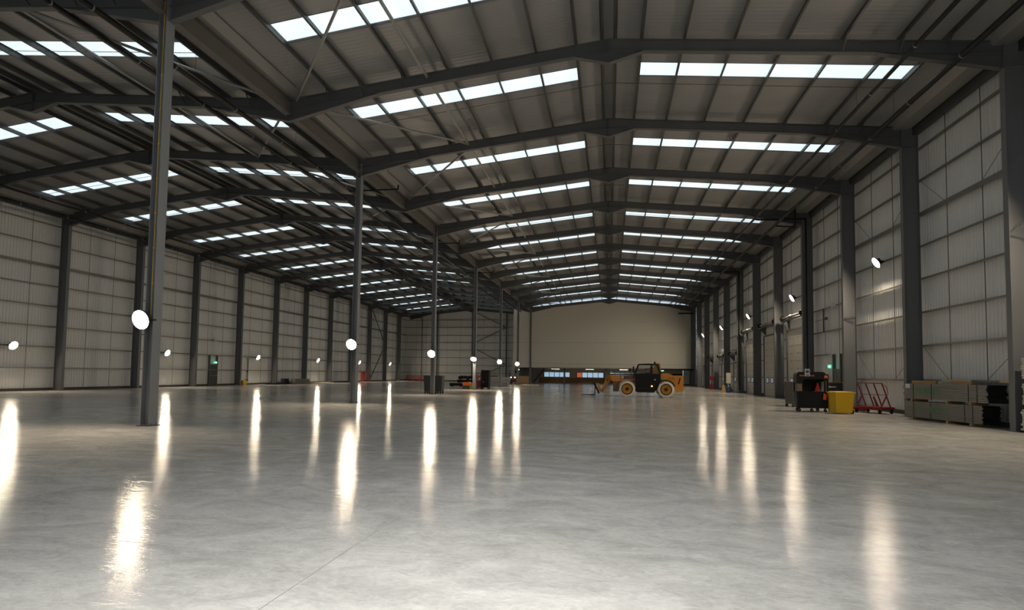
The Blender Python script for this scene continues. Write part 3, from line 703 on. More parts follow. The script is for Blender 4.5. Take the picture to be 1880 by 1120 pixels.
# ------------------------------------------------------------------ telehandler (x grows towards its rear, front axle at 0)
th = empty('telehandler', (1.38, 42.42, 0), 'yellow and black telehandler parked across the floor with pale dusty tyres', 'telehandler', rz=math.radians(.0))
def wheel(x, y, nm='wheel'):
    s_ = -1 if y < 0 else 1
    t = MB().lathe([(.36, -.20), (.44, -.22), (.52, -.21), (.565, -.15), (.565, .15), (.52, .21), (.44, .22), (.36, .20)], (0, 0, 0), 'y', 40)
    for i in range(26):       # tread lugs
        a = 2 * math.pi * i / 26
        for sy in (-1, 1):
            p = Vector((math.cos(a) * .565, sy * .02, math.sin(a) * .565)); q = Vector((math.cos(a + .16) * .568, sy * .2, math.sin(a + .16) * .568))
            t.bar(p, q, .07, .05, (math.cos(a), 0, math.sin(a)))
    w = t.build(nm, 'tyre', th); w.location = (x, y, .575)
    MB().lathe([(.42, s_ * .215), (.42, s_ * .232), (.36, s_ * .235), (.35, s_ * .12)], (0, 0, 0), 'y', 32).build('tyre_bead', 'rubber', w)
    MB().lathe([(.355, s_ * .20), (.345, s_ * .215), (.30, s_ * .20), (.27, s_ * .12), (.13, s_ * .10), (.0, s_ * .10)], (0, 0, 0), 'y', 28).build('rim', 'orange', w)
    MB().lathe([(.125, s_ * .09), (.125, s_ * .19), (.10, s_ * .215), (.0, s_ * .215)], (0, 0, 0), 'y', 20).build('hub', 'rubber', w)
for x in (0, 2.78):
    for y in (-.95, .95): wheel(x, y)
W2 = .86
ch = MB()
ch.box(-.75, 3.6, -.45, .45, .48, .92)
ch.prism([(-1.02, .36), (-.62, .36), (-.55, .9), (-.45, 1.25), (-1.02, 1.20)], 'y', -.62, .62)
ch.tube((0, -.8, .575), (0, .8, .575), .11); ch.tube((2.78, -.8, .575), (2.78, .8, .575), .11)
ch.build('chassis', 'brown', th, .02)
fb = MB(); fb.prism([(-1.30, 1.58), (-1.15, 1.60), (.55, 1.56), (.62, 1.22), (-.1, 1.22), (-.7, 1.10), (-1.1, 1.12)], 'y', -.72, -.30)
fb.build('front_frame', 'orange', th, .03)
eg = MB()
eg.prism([(2.36, 1.30), (2.45, 1.62), (2.66, 1.76), (2.98, 1.76), (3.28, 1.61), (4.0, 1.61), (4.05, 1.30), (4.03, .50), (3.62, .40), (3.42, .48), (3.40, .72), (3.28, 1.0), (3.05, 1.20), (2.75, 1.28)], 'y', -W2, .75)
en = eg.build('engine_cover', 'orange', th, .04)
MB().prism([(3.72, .95), (3.84, 1.44), (3.76, 1.46), (3.64, .98)], 'y', -W2 - .012, -W2 + .01).build('vent', 'black', en)
MB().box(3.5, 3.95, -W2 - .006, -W2 + .01, .52, .80).build('side_panel', 'orange', en)
text('lettering', 'JCB', .22, 'navy', en, (3.18, -W2 - .008, 1.40), (math.radians(90), 0, 0), squash=1.2)
fd = MB()
for i in range(9):      # rear fender lip
    a0, a1 = math.radians(20 + i * 15.5), math.radians(20 + (i + 1) * 15.5)
    P = lambda a, r: (2.78 + math.cos(a) * r, .575 + math.sin(a) * r)
    fd.prism([P(a0, .66), P(a1, .66), P(a1, .70), P(a0, .70)], 'y', -1.12, -.7)
fd.build('rear_fender', 'black', th)
fd = MB()
for i in range(9):
    a0, a1 = math.radians(25 + i * 15), math.radians(25 + (i + 1) * 15)
    P = lambda a, r: (math.cos(a) * r, .575 + math.sin(a) * r)
    fd.prism([P(a0, .64), P(a1, .64), P(a1, .68), P(a0, .68)], 'y', -1.1, -.7)
fd.build('front_fender', 'orange', th)
# cab on the near side
c0, c1 = -.98, -.02
cb = MB(); cb.prism([(.58, 1.36), (.62, .40), (.78, .33), (1.92, .33), (2.12, .55), (2.30, 1.0), (2.42, 1.34), (2.4, 1.72), (.56, 1.72)], 'y', c0, c1)
cab = cb.build('cab', 'black', th, .03)
def pillar(p, q, w=.075):
    m_ = MB()
    for y in (c0 + .04, c1 - .04): m_.bar((p[0], y, p[1]), (q[0], y, q[1]), .07, w, (1, 0, 0))
    return m_
m_ = MB()
for p, q in (((.58, 1.68), (.85, 2.40)), ((1.80, 1.68), (1.78, 2.40)), ((2.42, 1.70), (2.22, 2.40))):
    for y in (c0 + .04, c1 - .04): m_.bar((p[0], y, p[1]), (q[0], y, q[1]), .07, .085, (1, 0, 0))
m_.build('cab_pillars', 'black', cab)
MB().prism([(.80, 2.36), (.84, 2.44), (1.5, 2.47), (2.16, 2.45), (2.26, 2.36)], 'y', c0 - .01, c1 + .01).build('cab_roof', 'black', cab, .02)
gl = MB(); gl.add([(.62, c0 + .04, 1.72), (1.77, c0 + .04, 1.72), (1.75, c0 + .04, 2.37), (.86, c0 + .04, 2.37)], [(0, 1, 2, 3)]); gl.build('door_glass', 'glass', cab)
gl = MB(); gl.add([(1.84, c0 + .04, 1.72), (2.40, c0 + .04, 1.72), (2.21, c0 + .04, 2.37), (1.82, c0 + .04, 2.37)], [(0, 1, 2, 3)]); gl.build('rear_side_glass', 'glass', cab)
gl = MB(); gl.add([(.58, c0 + .05, 1.72), (.58, c1 - .05, 1.72), (.83, c1 - .05, 2.37), (.83, c0 + .05, 2.37)], [(0, 1, 2, 3)]); gl.build('windscreen', 'glass', cab)
st = MB(); st.box(1.35, 1.8, -.75, -.25, 1.25, 1.80); st.box(1.65, 1.8, -.75, -.25, 1.7, 2.2); st.build('seat', 'rubber', cab, .04)
MB().path([(.60, c0, 1.74), (.46, c0 - .18, 1.95), (.50, c0 - .2, 2.2)], .014).box(.40, .50, c0 - .27, c0 - .13, 1.80, 2.24).build('mirror', 'black', cab, .01)
MB().path([(.55, -.3, 1.72), (.34, -.4, 2.0), (.22, -.45, 2.1)], .014).box(.16, .28, -.52, -.36, 1.85, 2.10).build('front_mirror', 'black', cab, .01)
MB().ball((1.78, c0 - .01, .80), .055, sq=(1, .5, 1)).build('indicator_lamp', 'indicator', cab)
MB().ball((2.0, c0 - .0, 1.27), .05, sq=(1, .4, 1)).build('reflector', 'sign', cab)
MB().tube((2.02, -.55, 2.46), (2.02, -.55, 2.53), .07, 12).tube((2.02, -.55, 2.53), (2.02, -.55, 2.62), .06, 12, 0, .05).build('beacon', 'black', cab)
stp = MB(); stp.box(.9, 1.6, c0 - .06, c0 + .02, .36, .42); stp.box(.95, 1.55, c0 - .03, c0, .62, .66); stp.build('step', 'rubber', cab)
# boom on the far side, sloping down to the front
bm_ = MB(); y0, y1 = .08, .46
bm_.prism([(2.50, 1.72), (2.50, 2.40), (2.42, 2.52), (2.18, 2.54), (1.95, 2.15), (.62, 1.62), (-1.22, 1.58), (-1.25, 1.22), (.62, 1.24)], 'y', y0, y1)
boom = bm_.build('boom', 'orange', th, .02)
MB().prism([(-1.28, 1.60), (.56, 1.62), (.56, 1.72), (-1.28, 1.68)], 'y', -.74, .2).build('top_cover', 'black', th)
MB().box(-.48, .55, -.735, -.718, 1.32, 1.53).build('side_sign', 'navy', th)
MB().lathe([(0, -.742), (.1, -.742), (.1, -.735)], (-.34, 0, 1.425), 'y', 20).build('emblem', 'sign', th)
MB().box(-.15, .42, -.742, -.735, 1.45, 1.48).box(-.15, .36, -.742, -.735, 1.39, 1.41).build('pale_stripes', 'panel', th)
hd = MB(); hd.prism([(-1.02, 1.58), (-1.35, 1.62), (-1.52, 1.40), (-1.90, .50), (-1.98, .28), (-1.80, .24), (-1.52, .60), (-1.22, 1.15), (-1.02, 1.22)], 'y', -.2, .3)
head = hd.build('boom_head', 'orange', th, .02)
MB().tube((-1.45, -.26, 1.18), (-1.45, .36, 1.18), .05).tube((-1.8, -.26, .42), (-1.8, .36, .42), .05).build('pivot_pin', 'black', head)
MB().tube((-1.25, -.24, 1.1), (-1.68, -.24, .62), .045).build('tilt_ram', 'tube', head)
cg = MB()
for y in (-.55, -.15, .15, .55): cg.prism([(-2.50, .96), (-2.40, 1.0), (-2.02, .20), (-2.10, .16)], 'y', y - .05, y + .05)
cg.bar((-2.46, -.62, .92), (-2.46, .62, .92), .10, .10); cg.bar((-2.1, -.62, .24), (-2.1, .62, .24), .10, .10)
car = cg.build('carriage', 'black', th, .01)
MB().prism([(-2.25, .92), (-2.12, .94), (-1.78, .34), (-1.92, .26), (-2.05, .32)], 'y', -.16, .26).build('carriage_link', 'orange', car, .01)
for y in (-.42, .42):
    MB().box(-2.40, -2.35, y - .06, y + .06, .05, .66).prism([(-2.36, .05), (-3.42, .05), (-3.42, .065), (-2.36, .11)], 'y', y - .06, y + .06).build('fork', 'black', car)
MB().box(-1.18, -1.08, -.66, -.54, 1.78, 1.86).ball((-1.2, -.6, 1.82), .05).build('headlamp', 'sign', th)

# ------------------------------------------------------------------ wheeled black waste station beside the yellow bins
def castor(parent, x, y, r=.06):
    w = MB().lathe([(.015, -.02), (r, -.02), (r, .02), (.015, .02)], (0, 0, 0), 'y', 16); w.box(-.03, .03, -.03, .03, r * .6, r * 2.2)
    o = w.build('castor', 'rubber', parent); o.location = (x, y, r); return o
ws = empty('waste_station', (9.45, 28.05, 0), 'tall black hooded waste station on castors with a white sign, beside the yellow bins', 'waste station', rz=math.radians(-8))
b = MB(); b.hexa([(-.60, -.40, .17), (.66, -.40, .17), (.66, .40, .17), (-.60, .40, .17)], [(-.64, -.44, .92), (.68, -.44, .92), (.68, .44, .92), (-.64, .44, .92)])
b.box(-.72, .70, -.47, .46, .90, .95); b.build('tub', 'black', ws, .02)
b = MB(); b.prism([(-.64, 1.32), (-.64, 1.74), (-.56, 1.86), (.48, 1.86), (.58, 1.80), (.58, 1.40), (.5, 1.52), (-.3, 1.52), (-.42, 1.32)], 'y', -.42, .42)
b.box(.48, .70, -.42, .42, 1.42, 1.76); b.box(-.38, .55, .36, .42, .92, 1.6)
b.box(.48, .58, -.42, -.30, .92, 1.5); b.box(.62, .70, -.42, -.36, .92, 1.45); b.box(.58, .70, .34, .42, .92, 1.5); b.box(-.64, -.58, .34, .42, .92, 1.5)
b.build('hood', 'black', ws, .02)
b = MB()
for i in range(9): b.box(-.5 + i * .07, -.5 + i * .07 + .045, -.428, -.42, 1.66, 1.71)
b.box(.52, .66, -.428, -.42, 1.58, 1.70)
b.build('orange_lettering', 'safety', ws)
sg = MB().box(-.29, -.08, -.445, -.43, 1.66, 2.0).build('sign_board', 'sign', ws)
MB().lathe([(.055, -.452), (.082, -.452), (.082, -.446)], (-.185, 0, 1.87), 'y', 20).lathe([(0, -.452), (.045, -.452), (.045, -.446)], (-.185, 0, 1.87), 'y', 16).box(-.26, -.11, -.452, -.446, 1.69, 1.74).build('pictogram', 'navy', sg)
b = MB(); b.add([(.43, -.41, .95), (.55, -.41, .95), (.52, -.41, 1.42), (.46, -.41, 1.42)], [(0, 1, 2, 3)]); b.build('clear_curtain', 'curtain', ws)
MB().prism([(.46, .58), (.58, .58), (.56, .86), (.48, .86)], 'y', -.452, -.44).build('orange_label', 'safety', ws)
MB().prism([(.52, .84), (.68, .84), (.62, .74), (.60, .54), (.58, .74)], 'y', -.452, -.44).build('red_label', 'redcone', ws)
for x, y in ((-.52, -.32), (.0, -.32), (.56, -.32), (.36, .30), (-.5, .3)): castor(ws, x, y, .075)
b = MB(); b.lathe([(.20, 0), (.20, .03), (.13, .04), (.03, .42), (.0, .42)], (0, 0, 0), 'z', 16)
o = tag(b.build('traffic_cone', 'redcone'), 'faded red cone standing inside the black waste station', 'cone'); o.location = (9.72, 27.85, .93)
b = MB().box(-.12, .1, -.03, .03, 0, .40); o = tag(b.build('cardboard_sheet', 'kraft'), 'tan cardboard piece in the open side of the black waste station', 'cardboard'); o.location = (9.05, 28.2, .95); o.rotation_euler = (0, 0, .2)
def tall_bin(loc, w, d, h, m, nm, label, rz=0.0, lid=None, group=None):
    e = empty(nm, loc, label, 'bin', group, rz)
    b = MB(); a = .86
    b.hexa([(-w / 2 * a, -d / 2 * a, .16), (w / 2 * a, -d / 2 * a, .16), (w / 2 * a, d / 2 * a, .16), (-w / 2 * a, d / 2 * a, .16)], [(-w / 2, -d / 2, h), (w / 2, -d / 2, h), (w / 2, d / 2, h), (-w / 2, d / 2, h)])
    b.build('body', m, e, .02)
    MB().box(-w / 2 - .03, w / 2 + .03, -d / 2 - .03, d / 2 + .03, h - .05, h).build('rim', m, e, .012)
    if lid: MB().box(-w / 2, w / 2, -d / 2, d / 2, h, h + .05).build('lid', lid, e, .012)
    for x in (-w / 2 + .12, w / 2 - .12):
        for y in (-d / 2 + .1, d / 2 - .1): castor(e, x, y, .075)
    return e
tall_bin((10.02, 32.1, 0), .75, 1.0, 1.36, 'bin', 'wheeled_bin', 'dark grey wheeled bin half hidden behind the black waste station', .1)
e = tall_bin((12.75, 34.0, 0), 1.15, .8, 1.32, 'bin', 'wheeled_bin', 'dark grey bin with orange lid behind the yellow bins', .0, 'wood')
MB().box(-.5, -.1, -.46, -.42, 1.05, 1.12).build('white_strip', 'sign', e)
MB().box(.46, .62, -.45, .42, .4, 1.34).build('black_side', 'black', e)
def wheelie(loc, rz, label):
    e = empty('wheelie_bin', loc, label, 'bin', 'yellow wheelie bins', rz)
    b = MB(); b.hexa([(-.27, -.40, .03), (.27, -.40, .03), (.27, .31, .03), (-.27, .31, .03)], [(-.31, -.45, .94), (.31, -.45, .94), (.31, .41, .94), (-.31, .41, .94)])
    b.build('body', 'yellow', e, .02)
    MB().box(-.34, .34, -.48, .44, .90, .97).build('rim', 'yellow', e, .012)
    for x in (-.24, .24):
        MB().lathe([(.02, -.03), (.10, -.03), (.10, .03), (.02, .03)], (x, .30, .10), 'x', 18).build('wheel', 'rubber', e)
    MB().tube((-.25, .47, .93), (.25, .47, .93), .018).box(-.25, -.21, .36, .48, .90, .95).box(.21, .25, .36, .48, .90, .95).build('handle', 'yellow', e)
    return e
wheelie((10.42, 27.0, 0), math.radians(-78), 'yellow wheelie bin beside the black waste station, the front one')
wheelie((10.72, 28.0, 0), math.radians(-78), 'yellow wheelie bin mostly hidden behind the front yellow bin')

# red board trolley
tr = empty('board_trolley', (12.1, 27.9, 0), 'red steel board trolley with raked tube frames behind the yellow bin', 'trolley', rz=math.radians(28))
b = MB()
for y in (-.62, .62): b.bar((-.38, y, .24), (.42, y, .24), .07, .09)
for x in (-.36, .40): b.bar((x, -.70, .24), (x, .70, .24), .07, .09)
b.box(-.3, .42, -.66, .66, .27, .30); b.build('base_frame', 'red', tr)
b = MB()
for y in (-.60, -.2, .2, .60):
    b.bar((.30, y, .27), (-.22, y, 1.38), .04, .04, (0, 1, 0))
b.bar((-.22, -.62, 1.38), (-.22, .62, 1.38), .04, .04); b.bar((.02, -.6, .85), (.02, .6, .85), .025, .025)
for y in (-.6, .6): b.bar((-.30, y, .27), (.05, y, .8), .04, .05, (0, 1, 0)); b.path([(-.18, y * 1.12, 1.30), (-.02, y * 1.12, 1.22), (.06, y * 1.12, .9), (.02, y * 1.04, .82)], .014)
b.prism([(.34, .28), (.05, .78), (.0, .74), (.2, .28)], 'y', -.02, .02)
b.build('raked_frame', 'red', tr)
for x, y in ((-.34, -.58), (.38, -.58), (-.34, .58), (.38, .58)): castor(tr, x, y, .095)
b = MB().box(-.5, .5, -.3, .3, .1, .24).box(-.45, -.35, -.3, .3, 0, .1).box(.35, .45, -.3, .3, 0, .1)
o = tag(b.build('dolly', 'red'), 'low red dolly behind the yellow bin next to the board trolley', 'dolly'); o.location = (11.75, 29.2, 0)

# ------------------------------------------------------------------ strapped bundles of panels
def bundle(origin, dirv, length, width, z0, layers, th_, m, label, mark=None, end='black', stagger=.05, group='panel bundles by the right wall'):
    """origin: near front lower corner; dirv: unit vector away from the camera along the front face; width goes to the wall"""
    dx, dy = dirv; ang = math.atan2(-dx, dy)
    e = empty('panel_bundle', (origin[0], origin[1], z0), label, 'panel bundle', group, ang)     # local y runs along the bundle, local x to the wall
    for i in range(layers):
        j = random.uniform(-stagger, stagger)
        p = MB().box(0.0, width, j, length + j, i * th_ + .006, (i + 1) * th_ - .006, 0)
        p.box(.012, width - .005, j - .004, j + .002, i * th_, (i + 1) * th_, 1)
        p.build('panel', [m, 'black'], e)
    h = layers * th_
    for f in (.10, .19, .62, .86):
        s_ = MB().box(-.008, .0, length * f - .015, length * f + .015, 0, h).box(-.008, width, length * f - .015, length * f + .015, h, h + .004)
        s_.build('strap', 'black', e)
    if mark:
        for t_, f in mark:
            text('paint_mark', t_, h * .58, 'green', e, (-.012, length * f, h * .52), (math.radians(90), 0, math.radians(-90)), .001, .9)
    return e
A = Vector((11.86, 24.6)); Bn = Vector((12.42, 20.95)); dv = (A - Bn).normalized()
bundle((Bn.x, Bn.y), dv, 3.75, .60, .10, 10, .062, 'panel', 'lower strapped bundle of grey panels with green marks by the right wall', (('N', .80), ('M K 2', .52)))
bundle((Bn.x + .0, Bn.y - .28), dv, 4.0, .66, .82, 10, .060, 'panel', 'upper strapped bundle of grey panels with green marks by the right wall', (('N', .78), ('W 4 5', .62)))
lb = [o for o in COL.objects if o.name.startswith('panel_bundle')][-1]
MB().box(-.014, -.004, 3.62, 3.86, .42, .58).build('paper_label', 'sign', lb)
def sleeper(x, y, z, l, m, label, along, group, h=.08):
    o = tag(MB().box(-l / 2, l / 2, -.04, .04, 0, h).build('timber_bearer', m), label, 'timber', group); o.location = (x, y, z); o.rotation_euler = (0, 0, along); return o
al = math.atan2(dv.y, dv.x)
for k, f in enumerate((.35, 1.4, 3.2)):
    p = Bn + dv * (f + .1); pr = Vector((dv.y, -dv.x)); c = p + pr * .28
    sleeper(c.x, c.y, 0, .62, 'wood', 'short timber bearer under the lower marked bundle, %s from the camera' % ORD[k], al + math.pi / 2, 'bearers under the marked bundles', .095)
    sleeper(c.x, c.y, .725, .62, 'wood', 'short timber bearer between the two marked bundles, %s from the camera' % ORD[k], al + math.pi / 2, 'bearers between the marked bundles', .09)
for k, (f, l) in enumerate(((.95, .95), (2.9, 1.3))):
    p = Bn + dv * (f + .2) + Vector((dv.y, -dv.x)) * (.25 + .1 * k)
    sleeper(p.x, p.y, 1.425, l, 'wood', ('short', 'long')[k] + ' brown timber lying on top of the upper marked bundle', al, 'timbers on the marked bundles', .11)
for k in range(3):
    bundle((12.62 - .04 * (k == 0), 17.05, 0), (0, 1), 2.35, .66, .06 + .79 * k, 9, .073, 'palepanel', ('bottom', 'middle', 'top')[k] + ' bundle of pale edged panels at the right edge, in front of the nearest column', None, group='pale bundles by the nearest right column')
    for j, y in enumerate((17.6, 18.9)):
        sleeper(12.92, y, .0 if k == 0 else .06 + .79 * k - .13, .7, 'wood', '%s bearer under the %s pale bundle at the right edge' % (('near', 'far')[j], ('bottom', 'middle', 'top')[k]), 0, 'bearers of the pale bundles', .055 if k == 0 else .125)

# ------------------------------------------------------------------ far right clutter
def simple(nm, label, cat, m, loc, build, rz=0.0, group=None, bevel=.01):
    b = MB(); build(b); o = tag(b.build(nm, m, None, bevel), label, cat, group); o.location = loc; o.rotation_euler = (0, 0, rz); return o
simple('blue_drum', 'short blue drum on the floor before the third tall door', 'drum', 'blue', (11.62, 56.9, 0), lambda b: b.lathe([(0, 0), (.27, 0), (.29, .1), (.27, .3), (.29, .5), (.27, .62), (0, .62)], (0, 0, 0), 'z', 20), bevel=0)
simple('timber_offcut', 'orange brown timber leaning by the blue drum', 'timber', 'wood', (11.15, 56.6, 0), lambda b: b.prism([(-.2, 0), (.2, 0), (.05, .75), (-.15, .75)], 'y', -.1, .1))
simple('control_cabinet', 'pale upright cabinet near the blue drum at the far right doors', 'cabinet', 'palepanel', (11.75, 57.5, 0), lambda b: b.box(-.2, .2, -.15, .15, .9, 1.95).box(-.06, .06, -.05, .05, 0, .9).box(-.25, .25, -.2, .2, 0, .06))
simple('stepladder', 'small folded stepladder beside the third tall door', 'ladder', 'tube', (12.2, 56.3, 0), lambda b: [b.bar((s_ * .22, -.25, 0), (s_ * .15, 0, 1.2), .04, .03) for s_ in (-1, 1)] + [b.bar((s_ * .22, .25, 0), (s_ * .15, 0, 1.2), .04, .03) for s_ in (-1, 1)] + [b.box(-.18, .18, -.22 + .05 * i, -.12 + .05 * i, .25 * i + .2, .25 * i + .23) for i in range(4)])
def fire_point(loc, label, rz=0.0):
    e = empty('fire_point', loc, label, 'fire point', 'red fire points', rz)
    MB().box(-.35, .35, -.2, .2, 0, .06).box(-.04, .04, .1, .16, .06, 1.6).build('stand', 'red', e)
    MB().box(-.22, .22, .06, .1, 1.15, 1.6).build('sign_plate', 'red', e)
    for x in (-.17, .17):
        x_ = MB().lathe([(0, .08), (.08, .08), (.085, .12), (.085, .5), (.05, .6), (.03, .66), (0, .66)], (x, -.03, 0), 'z', 14).build('extinguisher', 'red', e)
        MB().path([(x, -.03, .64), (x + .07, -.06, .62), (x + .1, -.08, .35)], .012).box(x - .03, x + .03, -.08, .02, .65, .70).build('valve_and_hose', 'black', x_)
fire_point((12.25, 69.3, 0), 'red fire extinguisher stand by the far right doors')
fire_point((-37.6, 81.4, 0), 'red fire extinguisher stand by the far left wall', math.radians(60))
simple('red_mesh_panel', 'translucent red mesh panel standing beside the far left fire stand', 'barrier', 'redcone', (-37.75, 79.9, 0), lambda b: [b.box(-.02, .02, -.7 + .1 * i, -.68 + .1 * i, .05, 1.5) for i in range(15)] + [b.box(-.02, .02, -.7, .72, .1 + .1 * i, .12 + .1 * i) for i in range(15)] + [b.box(-.2, .2, s_ * .6 - .05, s_ * .6 + .05, 0, .05) for s_ in (-1, 1)])
# barrier fence along the gable corner
for k in range(4):
    def bf(b):
        b.path([(-.62, 0, .1), (-.62, 0, 1.0), (.62, 0, 1.0), (.62, 0, .1)], .03)
        for i in range(11): b.box(-.55 + i * .11 - .02, -.55 + i * .11 + .02, -.012, .012, .2, 1.0)
        b.box(-.62, .62, -.015, .015, .18, .25); b.box(-.6, -.5, -.25, .25, 0, .1); b.box(.5, .6, -.25, .25, 0, .1)
    simple('safety_barrier', 'red plastic barrier in the far left corner, %s in the row' % ORD[k], 'barrier', 'redcone', (-37.0 + k * 1.32, 98.2 - .15 * (k % 2), 0), bf, group='red corner barriers', bevel=0)

# ------------------------------------------------------------------ middle clutter behind the posts
tall_bin((-13.47, 40.1, 0), .62, .9, 1.36, 'bin', 'wheeled_bin', 'dark grey wheeled bin showing left of the third middle post', .05, group='dark bins behind the third post')
tall_bin((-12.72, 40.3, 0), .62, .9, 1.36, 'bin', 'wheeled_bin', 'dark grey wheeled bin showing right of the third middle post', .05, group='dark bins behind the third post')
for k, (x, y, z, w) in enumerate(((-17.0, 62.2, 0.0, 2.6), (-16.3, 62.3, .42, 2.2), (-16.2, 62.2, .82, 2.1))):
    def sl(b, w=w, k=k):
        b.box(-w / 2, w / 2, -.5, .5, .08, .38)
        for s_ in (-1, 0, 1): b.box(s_ * w * .42 - .06, s_ * w * .42 + .06, -.5, .5, 0, .08)
        if k == 2:
            for i in range(6): b.ball((-w / 2 + .2 + i * .33, random.uniform(-.2, .2), .38), .14, n=8, sq=(1.2, 1, .6))
    simple('wrapped_stack', '%s black wrapped stack left of the lit post' % ('lowest and widest', 'middle', 'topmost lumpy')[k], 'stack', 'black', (x, y, z), sl, group='black wrapped stacks')
sc = empty('floor_scrubber', (-13.78, 52.5, 0), 'small orange and grey floor machine left of the lit middle post', 'floor machine')
MB().box(-.32, .32, -.4, .4, .06, .36).build('base', 'bin', sc, .04)
MB().box(-.34, .34, -.38, .38, .36, .68).build('tank', 'safety', sc, .06)
MB().path([(-.15, .3, .66), (-.15, .45, 1.0), (.15, .45, 1.0), (.15, .3, .66)], .02).box(-.12, .12, .25, .4, .66, .95).build('handle', 'black', sc)
for x in (-.25, .25): MB().lathe([(.02, -.03), (.1, -.03), (.1, .03), (.02, .03)], (x, -.3, .1), 'x', 14).build('wheel', 'rubber', sc)
simple('yellow_tub', 'small yellow tub between the orange machine and the lit post', 'tub', 'yellow', (-13.30, 52.6, 0), lambda b: b.hexa([(-.16, -.2, 0), (.16, -.2, 0), (.16, .2, 0), (-.16, .2, 0)], [(-.2, -.24, .58), (.2, -.24, .58), (.2, .24, .58), (-.2, .24, .58)]))
rt = empty('cage_trolley', (-12.72, 53.3, 0), 'narrow red frame trolley against the tall black cabinet', 'trolley')
b = MB()
for x in (-.2, .2):
    for y in (-.35, .35): b.box(x - .025, x + .025, y - .025, y + .025, .12, 1.62)
for z in (.16, .5, .9, 1.3, 1.6):
    b.box(-.22, .22, -.37, -.33, z - .02, z + .02); b.box(-.22, .22, .33, .37, z - .02, z + .02); b.box(-.22, -.18, -.37, .37, z - .02, z + .02); b.box(.18, .22, -.37, .37, z - .02, z + .02)
b.build('frame', 'red', rt); MB().box(-.2, .2, -.34, .34, .14, .18).box(-.16, .16, -.3, .3, .18, .75).build('load', 'red', rt)
for x in (-.18, .18):
    for y in (-.32, .32): castor(rt, x, y, .06)
cbn = empty('tool_cabinet', (-12.08, 53.4, 0), 'tall black wheeled cabinet right of the lit middle post', 'cabinet')
MB().box(-.40, .40, -.40, .40, .16, 1.90).build('body', 'black', cbn, .03)
MB().box(-.36, .36, -.42, -.40, .2, 1.86).build('door', 'black', cbn, .01)
MB().box(-.16, -.12, -.45, -.42, .62, .80).build('handle', 'tube', cbn)
for x in (-.32, .32):
    for y in (-.32, .32): castor(cbn, x, y, .075)
for k in range(3):
    for j in range(2):
        def du(b):
            b.box(-1.15, 1.15, -.36, .36, .02, .34)
            for x in (-1.15, 0, 1.15): b.box(x - .03, x + .03, -.39, .39, 0, .37)
        simple('metal_duct', '%s %s metal duct stacked behind the middle post' % (('bottom', 'middle', 'top')[k], ('front', 'rear')[j]), 'duct', 'foil', (-13.45 + .1 * k, 66.3 + .85 * j, .38 * k), du, .06, 'stacked metal ducts', .01)
simple('timber_plank_pile', 'brown boards lying on top of the stacked ducts', 'boards', 'brown', (-14.0, 66.6, 1.14), lambda b: [b.box(-.5, .5, -.3 + .02 * i, .3 - .03 * i, .05 * i, .05 * i + .045) for i in range(4)])
tb = empty('timber_crate', (-12.95, 83.6, 0), 'square tan timber crate at the foot of the white wall', 'crate')
MB().box(-.72, .72, -.5, .5, .12, 1.22).build('body', 'wood', tb, .01)
MB().box(-.75, .75, -.54, -.5, .12, .22).box(-.75, .75, -.54, -.5, 1.12, 1.22).box(-.75, -.65, -.54, -.5, .12, 1.22).box(.65, .75, -.54, -.5, .12, 1.22).build('battens', 'wood', tb)
for x in (-.6, 0, .6): MB().box(x - .06, x + .06, -.5, .5, 0, .12).build('skid', 'wood', tb)
simple('pale_board', 'thin pale board lying flat on the floor before the timber crate', 'board', 'palewood', (-10.6, 73.2, 0), lambda b: b.box(-1.3, 1.3, -.6, .6, .06, .12).box(-1.25, -1.15, -.6, .6, 0, .06).box(1.15, 1.25, -.6, .6, 0, .06).box(-.05, .05, -.6, .6, 0, .06), .1)
sl = empty('scissor_lift', (-14.9, 86.2, 0), 'small red lift with two white lamps left of the timber crate', 'lift')
MB().box(-.75, .75, -.4, .4, .2, .75).build('base', 'red', sl, .03)
for x in (-.55, .55):
    for y in (-.38, .38): MB().lathe([(.03, -.06), (.2, -.06), (.2, .06), (.03, .06)], (x, y, .2), 'y', 16).build('wheel', 'rubber', sl)
b = MB()
for i in range(3): b.bar((-.6, -.3, .78 + .1 * i), (.6, -.3, .88 + .1 * i), .05, .05); b.bar((.6, -.3, .78 + .1 * i), (-.6, -.3, .88 + .1 * i), .05, .05)
b.build('scissor_arms', 'black', sl)
b = MB(); b.box(-.75, .75, -.4, .4, 1.1, 1.16)
for x in (-.72, 0, .72): b.box(x - .02, x + .02, -.4, -.36, 1.16, 2.1); b.box(x - .02, x + .02, .36, .4, 1.16, 2.1)
b.box(-.74, .74, -.4, -.36, 2.06, 2.1); b.box(-.74, .74, .36, .4, 2.06, 2.1); b.box(.2, .7, -.42, -.36, 1.6, 2.05); b.build('platform_cage', 'black', sl)
for x in (-.45, .2): MB().ball((x, -.44, .98), .1, sq=(1.3, .4, .7)).build('lamp', 'lamp', sl)
simple('work_lamp', 'small bright white lamp high beside the red lift', 'lamp', 'lamp', (-14.2, 85.9, 2.22), lambda b: b.ball((0, 0, 0), .13), bevel=0)

